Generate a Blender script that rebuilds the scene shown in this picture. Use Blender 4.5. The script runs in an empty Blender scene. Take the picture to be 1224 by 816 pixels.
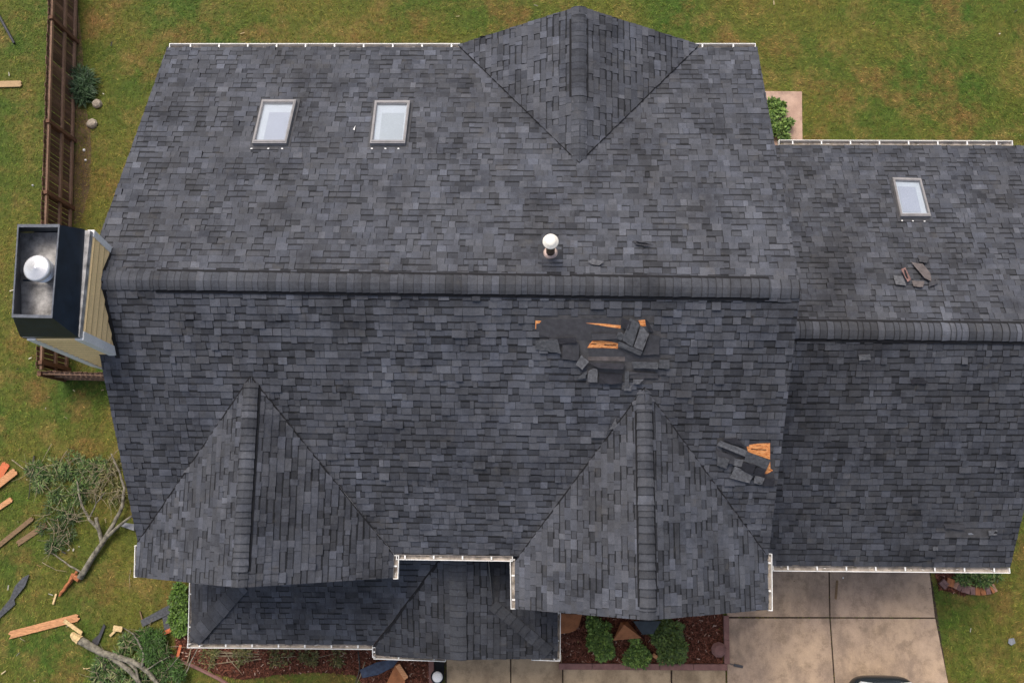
import bpy, math, random
import numpy as np
from mathutils import Vector, Matrix
random.seed(7); RNG = np.random.default_rng(11)
C = bpy.context.scene.collection

# ------------------------------------------------------------------ camera
F = 1000.0; NX, NY = 655.0, 590.0; HC = 22.0
d = np.array([(NX-612)/F, -(NY-408)/F, -1.0]); d /= np.linalg.norm(d)
zc = -d; yc = np.array([0, 1, 0.0]); yc -= zc*yc.dot(zc); yc /= np.linalg.norm(yc); xc = np.cross(yc, zc)
RM = np.array([xc, yc, zc]); EYE = np.array([0, 0, HC])
def ray(px, py): return RM @ np.array([(px-612)/F, -(py-408)/F, -1.0])
def P(px, py, z=0.0):
    r = ray(px, py); return EYE + r*((z-HC)/r[2])
def to_px(p):
    c = (np.asarray(p)-EYE) @ RM
    return 612+F*c[..., 0]/-c[..., 2], 408-F*c[..., 1]/-c[..., 2]
def plane(a, b, c):
    n = np.cross(b-a, c-a); n /= np.linalg.norm(n)
    if n[2] < 0: n = -n
    return (a, n)
def on(pl, px, py, lift=0.0):
    r = ray(px, py); a = pl[0]+pl[1]*lift
    return EYE + r*((a-EYE).dot(pl[1])/r.dot(pl[1]))
cd = bpy.data.cameras.new('camera'); cam = bpy.data.objects.new('camera', cd); C.objects.link(cam)
cd.sensor_width = 36; cd.sensor_fit = 'HORIZONTAL'; cd.lens = 36*F/1224; cd.clip_end = 500
M = Matrix([list(RM[i])+[EYE[i]] for i in range(3)]+[[0, 0, 0, 1]]); cam.matrix_world = M
bpy.context.scene.camera = cam

# ------------------------------------------------------------------ materials
def new_mat(name, rough=0.8, spec=0.3, metal=0.0):
    m = bpy.data.materials.new(name); m.use_nodes = True
    b = m.node_tree.nodes['Principled BSDF']
    b.inputs['Roughness'].default_value = rough; b.inputs['Metallic'].default_value = metal
    b.inputs['Specular IOR Level'].default_value = spec
    return m, m.node_tree, b
def N(nt, t, **kw):
    n = nt.nodes.new(t)
    for k, v in kw.items():
        if k in n.inputs: n.inputs[k].default_value = v
        else: setattr(n, k, v)
    return n
def pos(nt): return N(nt, 'ShaderNodeNewGeometry').outputs['Position']
def noise(nt, scale, detail=4, rough=0.55, vec=None):
    n = N(nt, 'ShaderNodeTexNoise', Scale=scale, Detail=detail, Roughness=rough)
    nt.links.new(vec if vec is not None else pos(nt), n.inputs['Vector']); return n.outputs['Fac']
def ramp(nt, fac, stops):
    r = N(nt, 'ShaderNodeValToRGB'); cr = r.color_ramp
    while len(cr.elements) < len(stops): cr.elements.new(0.5)
    for e, (p, c) in zip(cr.elements, stops):
        e.position = p; e.color = (c[0], c[1], c[2], 1) if hasattr(c, '__len__') else (c, c, c, 1)
    nt.links.new(fac, r.inputs['Fac']); return r.outputs['Color']
def mix(nt, a, b, fac, mode='MIX'):
    m = N(nt, 'ShaderNodeMix', data_type='RGBA', blend_type=mode)
    for s, v in ((m.inputs[6], a), (m.inputs[7], b), (m.inputs[0], fac)):
        if isinstance(v, bpy.types.NodeSocket): nt.links.new(v, s)
        elif hasattr(v, '__len__'): s.default_value = (v[0], v[1], v[2], 1)
        else: s.default_value = v if s.type == 'VALUE' else (v, v, v, 1)
    return m.outputs[2]
def bump(nt, b, h, strength=0.3, dist=0.01):
    n = N(nt, 'ShaderNodeBump', Strength=strength, Distance=dist)
    nt.links.new(h, n.inputs['Height']); nt.links.new(n.outputs['Normal'], b.inputs['Normal'])
def stretch(nt, s, rot=0.0):
    m = N(nt, 'ShaderNodeMapping'); m.inputs['Scale'].default_value = s; m.inputs['Rotation'].default_value = (0, 0, rot)
    nt.links.new(pos(nt), m.inputs['Vector']); return m.outputs['Vector']
def simple(name, col, rough=0.8, var=0.35, scale=6, fine=60, spec=0.3, metal=0.0, bm=0.2):
    m, nt, b = new_mat(name, rough, spec, metal)
    a = noise(nt, scale, 5); f = noise(nt, fine, 3)
    c = mix(nt, [x*(1-var) for x in col], [min(1, x*(1+var)) for x in col], ramp(nt, a, [(0.3, 0), (0.7, 1)]))
    c = mix(nt, c, ramp(nt, f, [(0.25, 0.7), (0.75, 1.25)]), 0.6, 'MULTIPLY')
    nt.links.new(c, b.inputs['Base Color']); bump(nt, b, f, bm, 0.01); return m
def tinted(name, rough=0.9, spec=0.25, fine=90, lo=0.7, hi=1.3, big=1.2, blo=0.8, bhi=1.12, bm=0.25, streak=False):
    """albedo comes from the face attribute 'tint', broken up by granules and slow weathering"""
    m, nt, b = new_mat(name, rough, spec)
    at = N(nt, 'ShaderNodeAttribute', attribute_name='tint', attribute_type='GEOMETRY')
    f = noise(nt, fine, 3, 0.7); g = noise(nt, big, 4, 0.6); k = noise(nt, 14, 4, 0.65)
    c = mix(nt, at.outputs['Color'], ramp(nt, f, [(0.25, lo), (0.75, hi)]), 1.0, 'MULTIPLY')
    c = mix(nt, c, ramp(nt, g, [(0.3, (blo*1.02, blo, blo*0.97)), (0.7, (bhi*0.99, bhi, bhi*1.01))]), 1.0, 'MULTIPLY')
    c = mix(nt, c, ramp(nt, k, [(0.3, 0.86), (0.7, 1.12)]), 1.0, 'MULTIPLY')
    if streak:
        st = noise(nt, 1.4, 6, 0.65, stretch(nt, (1.6, 0.4, 0.4))); sc2 = noise(nt, 2.6, 6, 0.7)
        c = mix(nt, c, ramp(nt, st, [(0.32, (0.8, 0.79, 0.78)), (0.5, 1.0), (0.68, (1.1, 1.11, 1.12))]), 1.0, 'MULTIPLY')
        c = mix(nt, c, (0.085, 0.078, 0.07), ramp(nt, sc2, [(0.58, 0), (0.74, 0.5)]))
        c = mix(nt, c, ramp(nt, noise(nt, 0.9, 7, 0.75, stretch(nt, (1, 1.5, 1))), [(0.36, (0.62, 0.63, 0.66)), (0.5, 1.0)]), 1.0, 'MULTIPLY')
    nt.links.new(c, b.inputs['Base Color']); bump(nt, b, f, bm, 0.006); return m

M_SH = tinted('asphalt_shingles', 0.88, 0.3, lo=0.62, hi=1.38, big=0.7, blo=0.76, bhi=1.16, streak=True)
M_LEAF = tinted('leaves', 0.6, 0.35, fine=20, lo=0.85, hi=1.15, blo=0.9, bhi=1.1, bm=0.0)
M_CHIP = tinted('bark_chips', 0.9, 0.2)
M_WOODT = tinted('weathered_timber', 0.85, 0.2, fine=40)
M_WHITE = simple('white_painted_metal', (0.78, 0.77, 0.74), 0.45, 0.06, 3)
M_TROUGH = simple('dirty_gutter_inside', (0.33, 0.29, 0.25), 0.8, 0.5, 8)
M_SIDING = simple('tan_lap_siding', (0.95, 0.68, 0.34), 0.6, 0.06, 4, bm=0.05)
M_BRICK = simple('brick_wall', (0.3, 0.17, 0.12), 0.9, 0.3, 9)
M_NAVY = simple('navy_painted_steel', (0.012, 0.02, 0.032), 0.32, 0.3, 5, spec=0.5, bm=0.03)
M_GALV = simple('galvanised_sheet', (0.34, 0.33, 0.32), 0.75, 0.55, 6, metal=0.1, bm=0.05)
M_ALU = simple('brushed_aluminium', (0.72, 0.72, 0.72), 0.35, 0.1, 5, metal=0.5, bm=0.03)
M_FRAME = simple('skylight_frame_metal', (0.24, 0.23, 0.23), 0.5, 0.15, 8, bm=0.05)
M_FLASH = simple('dark_flashing', (0.045, 0.046, 0.052), 0.5, 0.3, 8)
M_FELT = simple('roofing_felt', (0.06, 0.059, 0.062), 0.95, 0.3, 7)
M_SHBACK = simple('shingle_back', (0.028, 0.028, 0.034), 0.95, 0.25, 12)
M_SHDARK = simple('loose_shingle_dark', (0.05, 0.05, 0.056), 0.92, 0.2, 12, 120)
M_SHMID = simple('loose_shingle_mid', (0.07, 0.073, 0.08), 0.92, 0.35, 18, 70, bm=0.5)
M_SHLITE = simple('loose_shingle_light', (0.1, 0.102, 0.11), 0.92, 0.35, 18, 70, bm=0.5)
M_SHBROWN = simple('loose_shingle_brown', (0.11, 0.095, 0.092), 0.92, 0.3, 12, 120)
M_RUST = simple('faded_red_shingle', (0.17, 0.1, 0.09), 0.9, 0.3, 12, 120)
M_BLACK = simple('black_asphalt', (0.012, 0.012, 0.014), 0.9, 0.2)
M_CREAM = simple('cream_vent_metal', (0.78, 0.74, 0.66), 0.4, 0.06, 6)
M_PINKF = simple('pale_vent_collar', (0.6, 0.45, 0.38), 0.5, 0.15, 10)
M_BROWNP = simple('brown_pipe', (0.12, 0.08, 0.05), 0.6, 0.3, 10)
M_CONCW = simple('well_white', (0.56, 0.58, 0.6), 0.6, 0.02, 3, bm=0)
M_PVC = simple('pale_metal_scrap', (0.17, 0.18, 0.2), 0.5, 0.2, 10)
M_STONE = simple('garden_stone', (0.33, 0.28, 0.22), 0.9, 0.3, 8)
M_BARK = simple('grey_bark', (0.17, 0.155, 0.12), 0.95, 0.6, 9, 40, bm=1.0)
M_TWIG = simple('pale_twig', (0.24, 0.2, 0.13), 0.9, 0.4, 14, 90)
M_TWIGD = simple('dark_twig', (0.06, 0.055, 0.05), 0.9, 0.4, 14, 90)
M_HEART = simple('torn_heartwood', (0.55, 0.4, 0.2), 0.85, 0.25, 20)
M_REDW = simple('torn_red_wood', (0.33, 0.12, 0.05), 0.85, 0.35, 20)
M_EDGE = simple('edging_block', (0.2, 0.105, 0.09), 0.9, 0.2, 6)
M_BLUET = simple('navy_tar_sheet', (0.03, 0.045, 0.08), 0.6, 0.5, 8)
M_TERRA = simple('terracotta', (0.3, 0.12, 0.05), 0.85, 0.25, 6)
M_SLATE = simple('dark_slate_cover', (0.03, 0.04, 0.045), 0.6, 0.25, 8)

def wood(name, col, var=0.35, rot=0.0):
    m, nt, b = new_mat(name, 0.8, 0.25)
    w = noise(nt, 9, 5, 0.6, stretch(nt, (1, 9, 1), rot)); f = noise(nt, 70, 3)
    c = mix(nt, [x*(1-var) for x in col], [min(1, x*(1+var)) for x in col], ramp(nt, w, [(0.3, 0), (0.7, 1)]))
    c = mix(nt, c, ramp(nt, f, [(0.3, 0.8), (0.7, 1.2)]), 0.7, 'MULTIPLY')
    nt.links.new(c, b.inputs['Base Color']); bump(nt, b, w, 0.3, 0.01); return m
M_ORANGE = wood('fresh_cedar', (0.46, 0.23, 0.11), 0.45, math.radians(-20))
M_RED = wood('red_cedar', (0.5, 0.14, 0.06), 0.25, math.radians(-50))
M_OLDW = wood('grey_brown_timber', (0.17, 0.11, 0.06), 0.4, math.radians(-35))
M_TANW = wood('tan_timber', (0.38, 0.26, 0.14), 0.25)
def osb():
    m, nt, b = new_mat('bare_osb_decking', 0.8, 0.2)
    w = noise(nt, 13, 5, 0.75, stretch(nt, (1, 3, 1)))
    c = ramp(nt, w, [(0.34, (0.1, 0.025, 0.01)), (0.43, (0.6, 0.2, 0.06)), (0.6, (0.78, 0.38, 0.15)), (0.75, (0.85, 0.52, 0.27))])
    nt.links.new(c, b.inputs['Base Color']); return m
M_OSB = osb()
def concrete(name, a, b2, stain, rough=0.85):
    m, nt, b = new_mat(name, rough, 0.25)
    g = noise(nt, 0.45, 6, 0.62); k = noise(nt, 3.2, 7, 0.7); f = noise(nt, 50, 3, 0.7)
    c = mix(nt, a, b2, ramp(nt, g, [(0.35, 0), (0.65, 1)]))
    c = mix(nt, c, ramp(nt, k, [(0.3, 0.5), (0.5, 1.0), (0.7, 1.2)]), 0.85, 'MULTIPLY')
    c = mix(nt, c, stain, ramp(nt, noise(nt, 0.8, 6, 0.7, stretch(nt, (1, 0.55, 1))), [(0.47, 0), (0.66, 0.9)]))
    c = mix(nt, c, ramp(nt, f, [(0.3, 0.82), (0.7, 1.12)]), 0.8, 'MULTIPLY')
    v = N(nt, 'ShaderNodeTexVoronoi', Scale=1.6); nt.links.new(pos(nt), v.inputs['Vector'])
    c = mix(nt, (0.05, 0.035, 0.03), c, ramp(nt, v.outputs['Distance'], [(0.015, 0), (0.035, 1)]))
    nt.links.new(c, b.inputs['Base Color']); bump(nt, b, f, 0.2, 0.004); return m
M_DRIVE = concrete('driveway_concrete', (0.33, 0.245, 0.185), (0.42, 0.305, 0.205), (0.18, 0.135, 0.105))
M_WALK = concrete('walkway_concrete', (0.33, 0.25, 0.16), (0.4, 0.3, 0.19), (0.19, 0.135, 0.085))
M_PATIO = concrete('patio_concrete', (0.4, 0.27, 0.21), (0.46, 0.32, 0.24), (0.34, 0.22, 0.17))
M_JOINT = simple('joint_dirt', (0.045, 0.03, 0.022), 0.95, 0.4, 10)

def grass_colour(nt, blades):
    g1 = noise(nt, 0.22, 5, 0.6); g2 = noise(nt, 1.1, 6, 0.7); g3 = noise(nt, 6, 5, 0.75)
    green = (0.056, 0.098, 0.014); olive = (0.113, 0.113, 0.02); straw = (0.2, 0.14, 0.042)
    c = mix(nt, green, olive, ramp(nt, g1, [(0.4, 0), (0.58, 1)]))
    c = mix(nt, c, straw, ramp(nt, g2, [(0.5, 0), (0.7, 0.8)]))
    c = mix(nt, c, (0.19, 0.1, 0.035), ramp(nt, noise(nt, 0.5, 5, 0.7), [(0.52, 0), (0.68, 0.7)]))
    c = mix(nt, c, ramp(nt, g3, [(0.25, 0.45), (0.5, 1.0), (0.75, 1.6)]), 0.85, 'MULTIPLY')
    if blades:
        at = N(nt, 'ShaderNodeAttribute', attribute_name='tint', attribute_type='GEOMETRY')
        c = mix(nt, c, at.outputs['Color'], 1.0, 'MULTIPLY')
    return c
def grass_mat(name, blades):
    m, nt, b = new_mat(name, 0.75, 0.15)
    c = grass_colour(nt, blades)
    if not blades:
        c = mix(nt, c, ramp(nt, noise(nt, 35, 4, 0.8), [(0.3, 0.45), (0.7, 1.2)]), 1.0, 'MULTIPLY')
    nt.links.new(c, b.inputs['Base Color']); return m
M_LAWN = grass_mat('lawn_soil_and_turf', False); M_BLADE = grass_mat('grass_blades', True)
def mulch():
    m, nt, b = new_mat('red_bark_mulch', 0.95, 0.1)
    w = noise(nt, 28, 6, 0.8)
    c = ramp(nt, w, [(0.3, (0.015, 0.007, 0.005)), (0.5, (0.075, 0.028, 0.017)), (0.7, (0.17, 0.07, 0.045))])
    nt.links.new(c, b.inputs['Base Color']); bump(nt, b, w, 0.6, 0.03); return m
M_MULCH = mulch()

# ------------------------------------------------------------------ mesh helpers
class MB:
    def __init__(s): s.v = []; s.f = []; s.mi = []; s.c = []
    def face(s, pts, mi=0, col=(1, 1, 1)):
        b = len(s.v); s.v.extend([tuple(map(float, p)) for p in pts]); s.f.append(tuple(range(b, b+len(pts)))); s.mi.append(mi); s.c.append(col)
    def shape(s, verts, faces, mi=0, col=(1, 1, 1)):
        b = len(s.v); s.v.extend([tuple(map(float, p)) for p in verts])
        for f in faces: s.f.append(tuple(b+i for i in f)); s.mi.append(mi); s.c.append(col)
    def prism(s, top, bot, mi=0, col=(1, 1, 1), side_mi=None, side_col=None):
        n = len(top); b = len(s.v)
        s.v.extend([tuple(map(float, p)) for p in top]+[tuple(map(float, p)) for p in bot])
        smi = mi if side_mi is None else side_mi; sc = col if side_col is None else side_col
        s.f.append(tuple(range(b, b+n))); s.mi.append(mi); s.c.append(col)
        s.f.append(tuple(range(b+2*n-1, b+n-1, -1))); s.mi.append(smi); s.c.append(sc)
        for i in range(n):
            j = (i+1) % n
            s.f.append((b+i, b+n+i, b+n+j, b+j)); s.mi.append(smi); s.c.append(sc)
    def box(s, o, a, b, c, mi=0, col=(1, 1, 1)):
        o, a, b, c = map(np.asarray, (o, a, b, c))
        s.prism([o+c, o+a+c, o+a+b+c, o+b+c], [o, o+a, o+a+b, o+b], mi, col)
    def beam(s, p, q, w, h, mi=0, col=(1, 1, 1), up=(0, 0, 1)):
        p, q = np.asarray(p, float), np.asarray(q, float); a = q-p; u = np.asarray(up, float)
        sd = np.cross(a, u); sd /= np.linalg.norm(sd)+1e-9; u = np.cross(sd, a); u /= np.linalg.norm(u)+1e-9
        s.box(p-sd*w/2-u*h/2, a, sd*w, u*h, mi, col)
    def tube(s, pts, rads, seg=8, mi=0, col=(1, 1, 1), caps=True):
        pts = [np.asarray(p, float) for p in pts]; rings = []
        for i, p in enumerate(pts):
            t = pts[min(i+1, len(pts)-1)]-pts[max(i-1, 0)]; t /= np.linalg.norm(t)+1e-9
            a = np.cross(t, (0, 0, 1) if abs(t[2]) < 0.9 else (1, 0, 0)); a /= np.linalg.norm(a); b = np.cross(t, a)
            rings.append([p+rads[i]*(a*math.cos(k*2*math.pi/seg)+b*math.sin(k*2*math.pi/seg)) for k in range(seg)])
        b0 = len(s.v)
        for r in rings: s.v.extend([tuple(x) for x in r])
        for i in range(len(rings)-1):
            for k in range(seg):
                k2 = (k+1) % seg
                s.f.append((b0+i*seg+k, b0+i*seg+k2, b0+(i+1)*seg+k2, b0+(i+1)*seg+k)); s.mi.append(mi); s.c.append(col)
        if caps:
            s.f.append(tuple(b0+k for k in range(seg-1, -1, -1))); s.mi.append(mi); s.c.append(col)
            e = b0+(len(rings)-1)*seg; s.f.append(tuple(e+k for k in range(seg))); s.mi.append(mi); s.c.append(col)
    def lathe(s, c, prof, seg=24, mi=0, col=(1, 1, 1)):
        s.tube([np.asarray(c)+np.array([0, 0, z]) for r, z in prof], [max(r, 1e-4) for r, z in prof], seg, mi, col)
    def build(s, name, mats, parent=None, smooth=False):
        me = bpy.data.meshes.new(name); me.from_pydata(s.v, [], s.f)
        for m in (mats if isinstance(mats, (list, tuple)) else [mats]): me.materials.append(m)
        me.polygons.foreach_set('material_index', s.mi)
        at = me.attributes.new('tint', 'FLOAT_COLOR', 'FACE')
        at.data.foreach_set('color', np.array([(c[0], c[1], c[2], 1) for c in s.c], dtype=np.float32).ravel())
        if smooth: me.polygons.foreach_set('use_smooth', [True]*len(s.f))
        me.update(); o = bpy.data.objects.new(name, me); C.objects.link(o)
        if parent is not None: o.parent = parent; o.matrix_parent_inverse = parent.matrix_world.inverted()
        return o
def empty(name, loc, label, cat, group=None):
    o = bpy.data.objects.new(name, None); C.objects.link(o); o.location = [float(x) for x in loc]; o.matrix_world = Matrix.Translation(o.location)
    return tag(o, label, cat, group)
def tag(o, label, cat, group=None):
    o['label'] = label; o['category'] = cat
    if group: o['group'] = group
    return o
def struct(o): o['kind'] = 'structure'; return o
def rejit(o, jit): return o

# ------------------------------------------------------------------ key points
ZR, ZF, ZT = 5.3, 4.59, 7.515
A = P(200, 57, ZR); B = P(905, 57, ZR); R1 = P(101, 334, ZT); R2 = P(957, 345, ZT)
Cc = P(165, 648, ZF); D = P(920, 662, ZF)
PL_R = plane((A+B)/2, R1, R2); PL_F = plane((Cc+D)/2, R1, R2)
def onto(pl, p): return p - pl[1]*((p-pl[0]).dot(pl[1]))
R1 = (onto(PL_R, R1)+onto(PL_F, R1))/2

def clip(poly, conv):
    """Sutherland-Hodgman, conv counter-clockwise"""
    out = poly
    for i in range(len(conv)):
        ax, ay = conv[i]; bx, by = conv[(i+1) % len(conv)]; ex, ey = bx-ax, by-ay
        inp, out = out, []
        if not inp: return []
        dd = [ex*(y-ay)-ey*(x-ax) for x, y in inp]
        for k in range(len(inp)):
            p, q, dp, dq = inp[k], inp[(k+1) % len(inp)], dd[k], dd[(k+1) % len(inp)]
            if dp >= 0: out.append(p)
            if (dp >= 0) != (dq >= 0):
                t = dp/(dp-dq); out.append((p[0]+t*(q[0]-p[0]), p[1]+t*(q[1]-p[1])))
    return out
def inpoly(x, y, poly):
    c = False; n = len(poly)
    for i in range(n):
        x1, y1 = poly[i]; x2, y2 = poly[(i+1) % n]
        if (y1 > y) != (y2 > y) and x < (x2-x1)*(y-y1)/(y2-y1)+x1: c = not c
    return c
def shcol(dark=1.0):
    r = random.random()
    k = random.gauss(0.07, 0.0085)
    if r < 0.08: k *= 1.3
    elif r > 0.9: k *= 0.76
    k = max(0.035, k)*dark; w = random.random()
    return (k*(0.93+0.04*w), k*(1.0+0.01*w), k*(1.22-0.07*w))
EDGE = (0.016, 0.016, 0.019)
COURSE = 0.143
def slope(mb, pts, udir, holes=(), thick=0.16, phase=0.0, dark=1.0, vref=None):
    """deck slab plus individual shingle tabs on a convex roof polygon"""
    pts = [np.asarray(p, float) for p in pts]
    n = np.zeros(3); c = sum(pts)/len(pts)
    for i in range(len(pts)): n += np.cross(pts[i]-c, pts[(i+1) % len(pts)]-c)
    if n[2] < 0: pts = pts[::-1]; n = -n
    n /= np.linalg.norm(n)
    u = np.asarray(udir, float); u = u-n*u.dot(n); u /= np.linalg.norm(u); v = np.cross(n, u)
    if v[2] < 0: u = -u; v = -v
    q = [((p-c).dot(u), (p-c).dot(v)) for p in pts]; q3 = [c+a*u+b*v for a, b in q]
    mb.prism([p for p in q3], [p-np.array([0, 0, thick]) for p in q3], 2, (1, 1, 1), 1)
    umin, umax = min(a for a, b in q), max(a for a, b in q); vmin, vmax = min(b for a, b in q), max(b for a, b in q)
    row = 0; vv = vmin-0.012
    if vref is not None: vv = vmin-((vmin-(vref-c).dot(v)+0.012) % COURSE)
    while vv < vmax:
        uu = umin-random.random()*0.4; prev = 0
        row_h = random.uniform(-0.0015, 0.0015)
        wob = random.random()*6
        while uu < umax:
            w = random.choice((0.09, 0.12, 0.14, 0.16, 0.19, 0.22, 0.26))*random.uniform(0.9, 1.1)
            raised = random.random() < 0.55
            hl = (0.024 if raised else 0.008)+row_h; g = 0.0015
            if random.random() < 0.03: hl += random.uniform(0.01, 0.035)
            low = vv-(0.01 if raised else -0.012)+random.uniform(-0.005, 0.005)+0.004*math.sin(uu*1.7+wob)
            sk = random.uniform(-0.004, 0.004)
            tab = [(uu+g+sk, low), (uu+w-g+sk, low+random.uniform(-0.003, 0.003)), (uu+w-g, vv+COURSE+0.02), (uu+g, vv+COURSE+0.02)]
            cm = c+(uu+w/2)*u+(vv+COURSE/2)*v
            skip = False
            if holes:
                hx, hy = to_px(cm)
                skip = any(inpoly(hx, hy, h) for h in holes)
            if not skip:
                cl = clip(tab, q)
                if len(cl) >= 3:
                    top = []; bot = []
                    for a, b in cl:
                        t = min(1, max(0, (b-vv)/(COURSE+0.02))); h = hl*(1-t)+0.0035*t
                        p = c+a*u+b*v; top.append(p+n*h); bot.append(p-n*0.004)
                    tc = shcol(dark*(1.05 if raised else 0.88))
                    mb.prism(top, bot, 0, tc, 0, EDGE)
                    # printed shadow band, its dark tone also painting the shade under the next course, and the cut side of a raised tab
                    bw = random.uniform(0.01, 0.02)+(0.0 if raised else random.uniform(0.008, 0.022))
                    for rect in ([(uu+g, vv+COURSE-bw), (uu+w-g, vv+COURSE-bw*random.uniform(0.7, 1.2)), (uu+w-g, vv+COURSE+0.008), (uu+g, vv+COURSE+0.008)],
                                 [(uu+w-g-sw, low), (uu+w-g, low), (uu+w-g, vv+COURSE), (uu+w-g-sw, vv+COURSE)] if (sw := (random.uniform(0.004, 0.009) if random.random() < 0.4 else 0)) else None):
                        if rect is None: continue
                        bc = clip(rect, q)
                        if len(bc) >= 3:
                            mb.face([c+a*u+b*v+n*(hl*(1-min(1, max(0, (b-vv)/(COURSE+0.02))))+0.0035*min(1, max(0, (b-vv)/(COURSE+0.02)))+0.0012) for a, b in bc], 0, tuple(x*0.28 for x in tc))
            uu += w
        vv += COURSE; row += 1
    return n, u, v
def caps(p, q, nl, nr, width=0.19, raise_=0.0, step=0.143, s0=0.0, s1=None, flat=0.022):
    """overlapping bent cap shingles along ridge p->q; nl, nr are unit vectors running down each slope"""
    mb = MB(); p, q = np.asarray(p), np.asarray(q); L = np.linalg.norm(q-p); t = (q-p)/L
    s1 = L if s1 is None else s1; s = s0
    up = -(nl+nr); up /= np.linalg.norm(up)
    def prof(h):
        out = []
        for side, nn in ((0, nl), (1, nr)):
            ls = [(1.0, 0.0), (0.55, 0.004), (0.22, -0.004)] if side == 0 else [(0.22, -0.004), (0.55, 0.004), (1.0, 0.0)]
            nrm = np.cross(t, nn); nrm = nrm if nrm[2] > 0 else -nrm
            for k, dz in ls: out.append(nn*width*k+nrm*(h+dz))
            if side == 0: out.append(up*(h-0.012))
        return out
    if raise_ > 0.005:
        a = prof(raise_-0.004); b = prof(0.0)
        sa, sb = p+t*(s0+0.01), p+t*(s1-0.01)
        a2 = [x*0.97 for x in a]; a2[0] = a2[0]*1.1; a2[-1] = a2[-1]*1.1
        for i in range(len(a)-1):
            mb.face([sa+a2[i], sb+a2[i], sb+a2[i+1], sa+a2[i+1]], 1)
        for nn in (nl, nr):
            nrm = np.cross(t, nn); nrm = nrm if nrm[2] > 0 else -nrm
            i0, i1 = nn*width*0.9+nrm*0.03, nn*width*(1.5 if nn is nl and nn[1] > 0.5 else 1.45)+nrm*0.03
            mb.prism([sa+i0, sb+i0, sb+i1, sa+i1] , [x-nrm*0.012 for x in (sa+i0, sb+i0, sb+i1, sa+i1)], 1)
        for e in (0, len(a)-1): mb.face([sa+a2[e], sb+a2[e], sb+b[e]*1.07, sa+b[e]*1.07], 1)
        for ss in (sa, sb): mb.face([ss+x for x in a2]+[ss+x*0.97 for x in b[::-1]], 1)
    while s < s1-0.02:
        w = step*random.choice((0.75, 1, 1, 1, 1.25)); e = min(s+w+0.015, s1); jl = random.uniform(0.95, 1.06)
        j = random.uniform(-0.003, 0.003)
        a = [x*jl for x in prof(raise_+flat+0.016+j)]; b = prof(raise_+flat+0.0); cc = tuple(x*0.6+y*0.4 for x, y in zip(shcol(random.choice((0.75, 0.95, 1.15))), (0.062, 0.065, 0.073)))
        A0, B0 = p+t*s, p+t*e
        lowa = [x-up*0.016 for x in a]; lowb = [x-up*0.01 for x in b]
        n = len(a); V = [A0+x for x in a]+[B0+x for x in b]+[A0+x for x in lowa]+[B0+x for x in lowb]
        mb.shape(V, [(i, i+1, n+i+1, n+i) for i in range(n-1)], 0, cc)
        mb.shape(V, [(i, i+1, 2*n+i+1, 2*n+i) for i in range(n-1)]+[(n+i, n+i+1, 3*n+i+1, 3*n+i) for i in range(n-1)] +
                 [(0, n, 3*n, 2*n), (n-1, 2*n-1, 4*n-1, 3*n-1)], 0, EDGE)
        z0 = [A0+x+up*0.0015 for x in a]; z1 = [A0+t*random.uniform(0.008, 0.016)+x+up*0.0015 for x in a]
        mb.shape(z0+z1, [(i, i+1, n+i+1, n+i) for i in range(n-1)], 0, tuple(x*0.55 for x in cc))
        s += w
    return mb
def down(pl_pts, ridge_p, ridge_q, target):
    """unit vector down a slope, square to the ridge, on the side of target"""
    t = (ridge_q-ridge_p)/np.linalg.norm(ridge_q-ridge_p); w = target-ridge_p; w = w-t*w.dot(t); return w/np.linalg.norm(w)
SHM = [M_SH, M_WHITE, M_FELT]
CAPM = [M_SH, M_BLACK]

# ------------------------------------------------------------------ the house
house = empty('house', ((A[0]+B[0])/2, 4.0, 0), 'large house with charcoal shingle roof, front gables, attached garage wing and storm damage', 'house')
SKY_HOLES = ([(316, 122), (351, 122), (339, 168), (304, 168)], [(451, 123), (487, 123), (481, 168), (445, 168)], [(1070, 215), (1098, 216), (1109, 255), (1080, 255)])
HOLE_MAIN = [(639, 379), (700, 377), (742, 378), (773, 380), (774, 391), (790, 398), (790, 418), (803, 419), (803, 428), (788, 430), (791, 459), (700, 459), (702, 442), (690, 436), (694, 424), (690, 428), (672, 428), (664, 405), (640, 400)]
HOLE_RIGHT = [(866, 524), (893, 530), (921, 529), (921, 549), (926, 564), (926, 582), (912, 582), (913, 568), (890, 552), (858, 534)]
mb = MB()
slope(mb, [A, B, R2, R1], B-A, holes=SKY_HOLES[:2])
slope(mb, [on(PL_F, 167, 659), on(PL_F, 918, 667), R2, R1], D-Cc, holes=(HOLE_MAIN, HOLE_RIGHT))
main_roof = mb.build('main_roof', SHM, house)
dr = down(None, R1, R2, (A+B)/2); df = down(None, R1, R2, (Cc+D)/2)
LR = np.linalg.norm(R2-R1)
s_at = lambda px: (P(px, 334+(px-101)*11/856, ZT)-R1).dot((R2-R1)/LR)
mb = caps(R1, R2, dr, df, 0.155, 0.035, s0=s_at(184), s1=s_at(921)); mb.build('ridge_cap', CAPM, main_roof)
m1 = caps(R1, R2, dr, df, 0.18, 0.0, s0=0.0, s1=s_at(184)); m1.build('ridge_cap', CAPM, main_roof)
m1 = caps(R1, R2, dr, df, 0.17, 0.0, s0=s_at(921), s1=LR); m1.build('ridge_cap', CAPM, main_roof)

def strip(p, q, w, h, mats, name, parent, n=(0, 0, 1)):
    mb = MB(); mb.beam(p, q, w, h, up=n); return mb.build(name, mats, parent)

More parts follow.
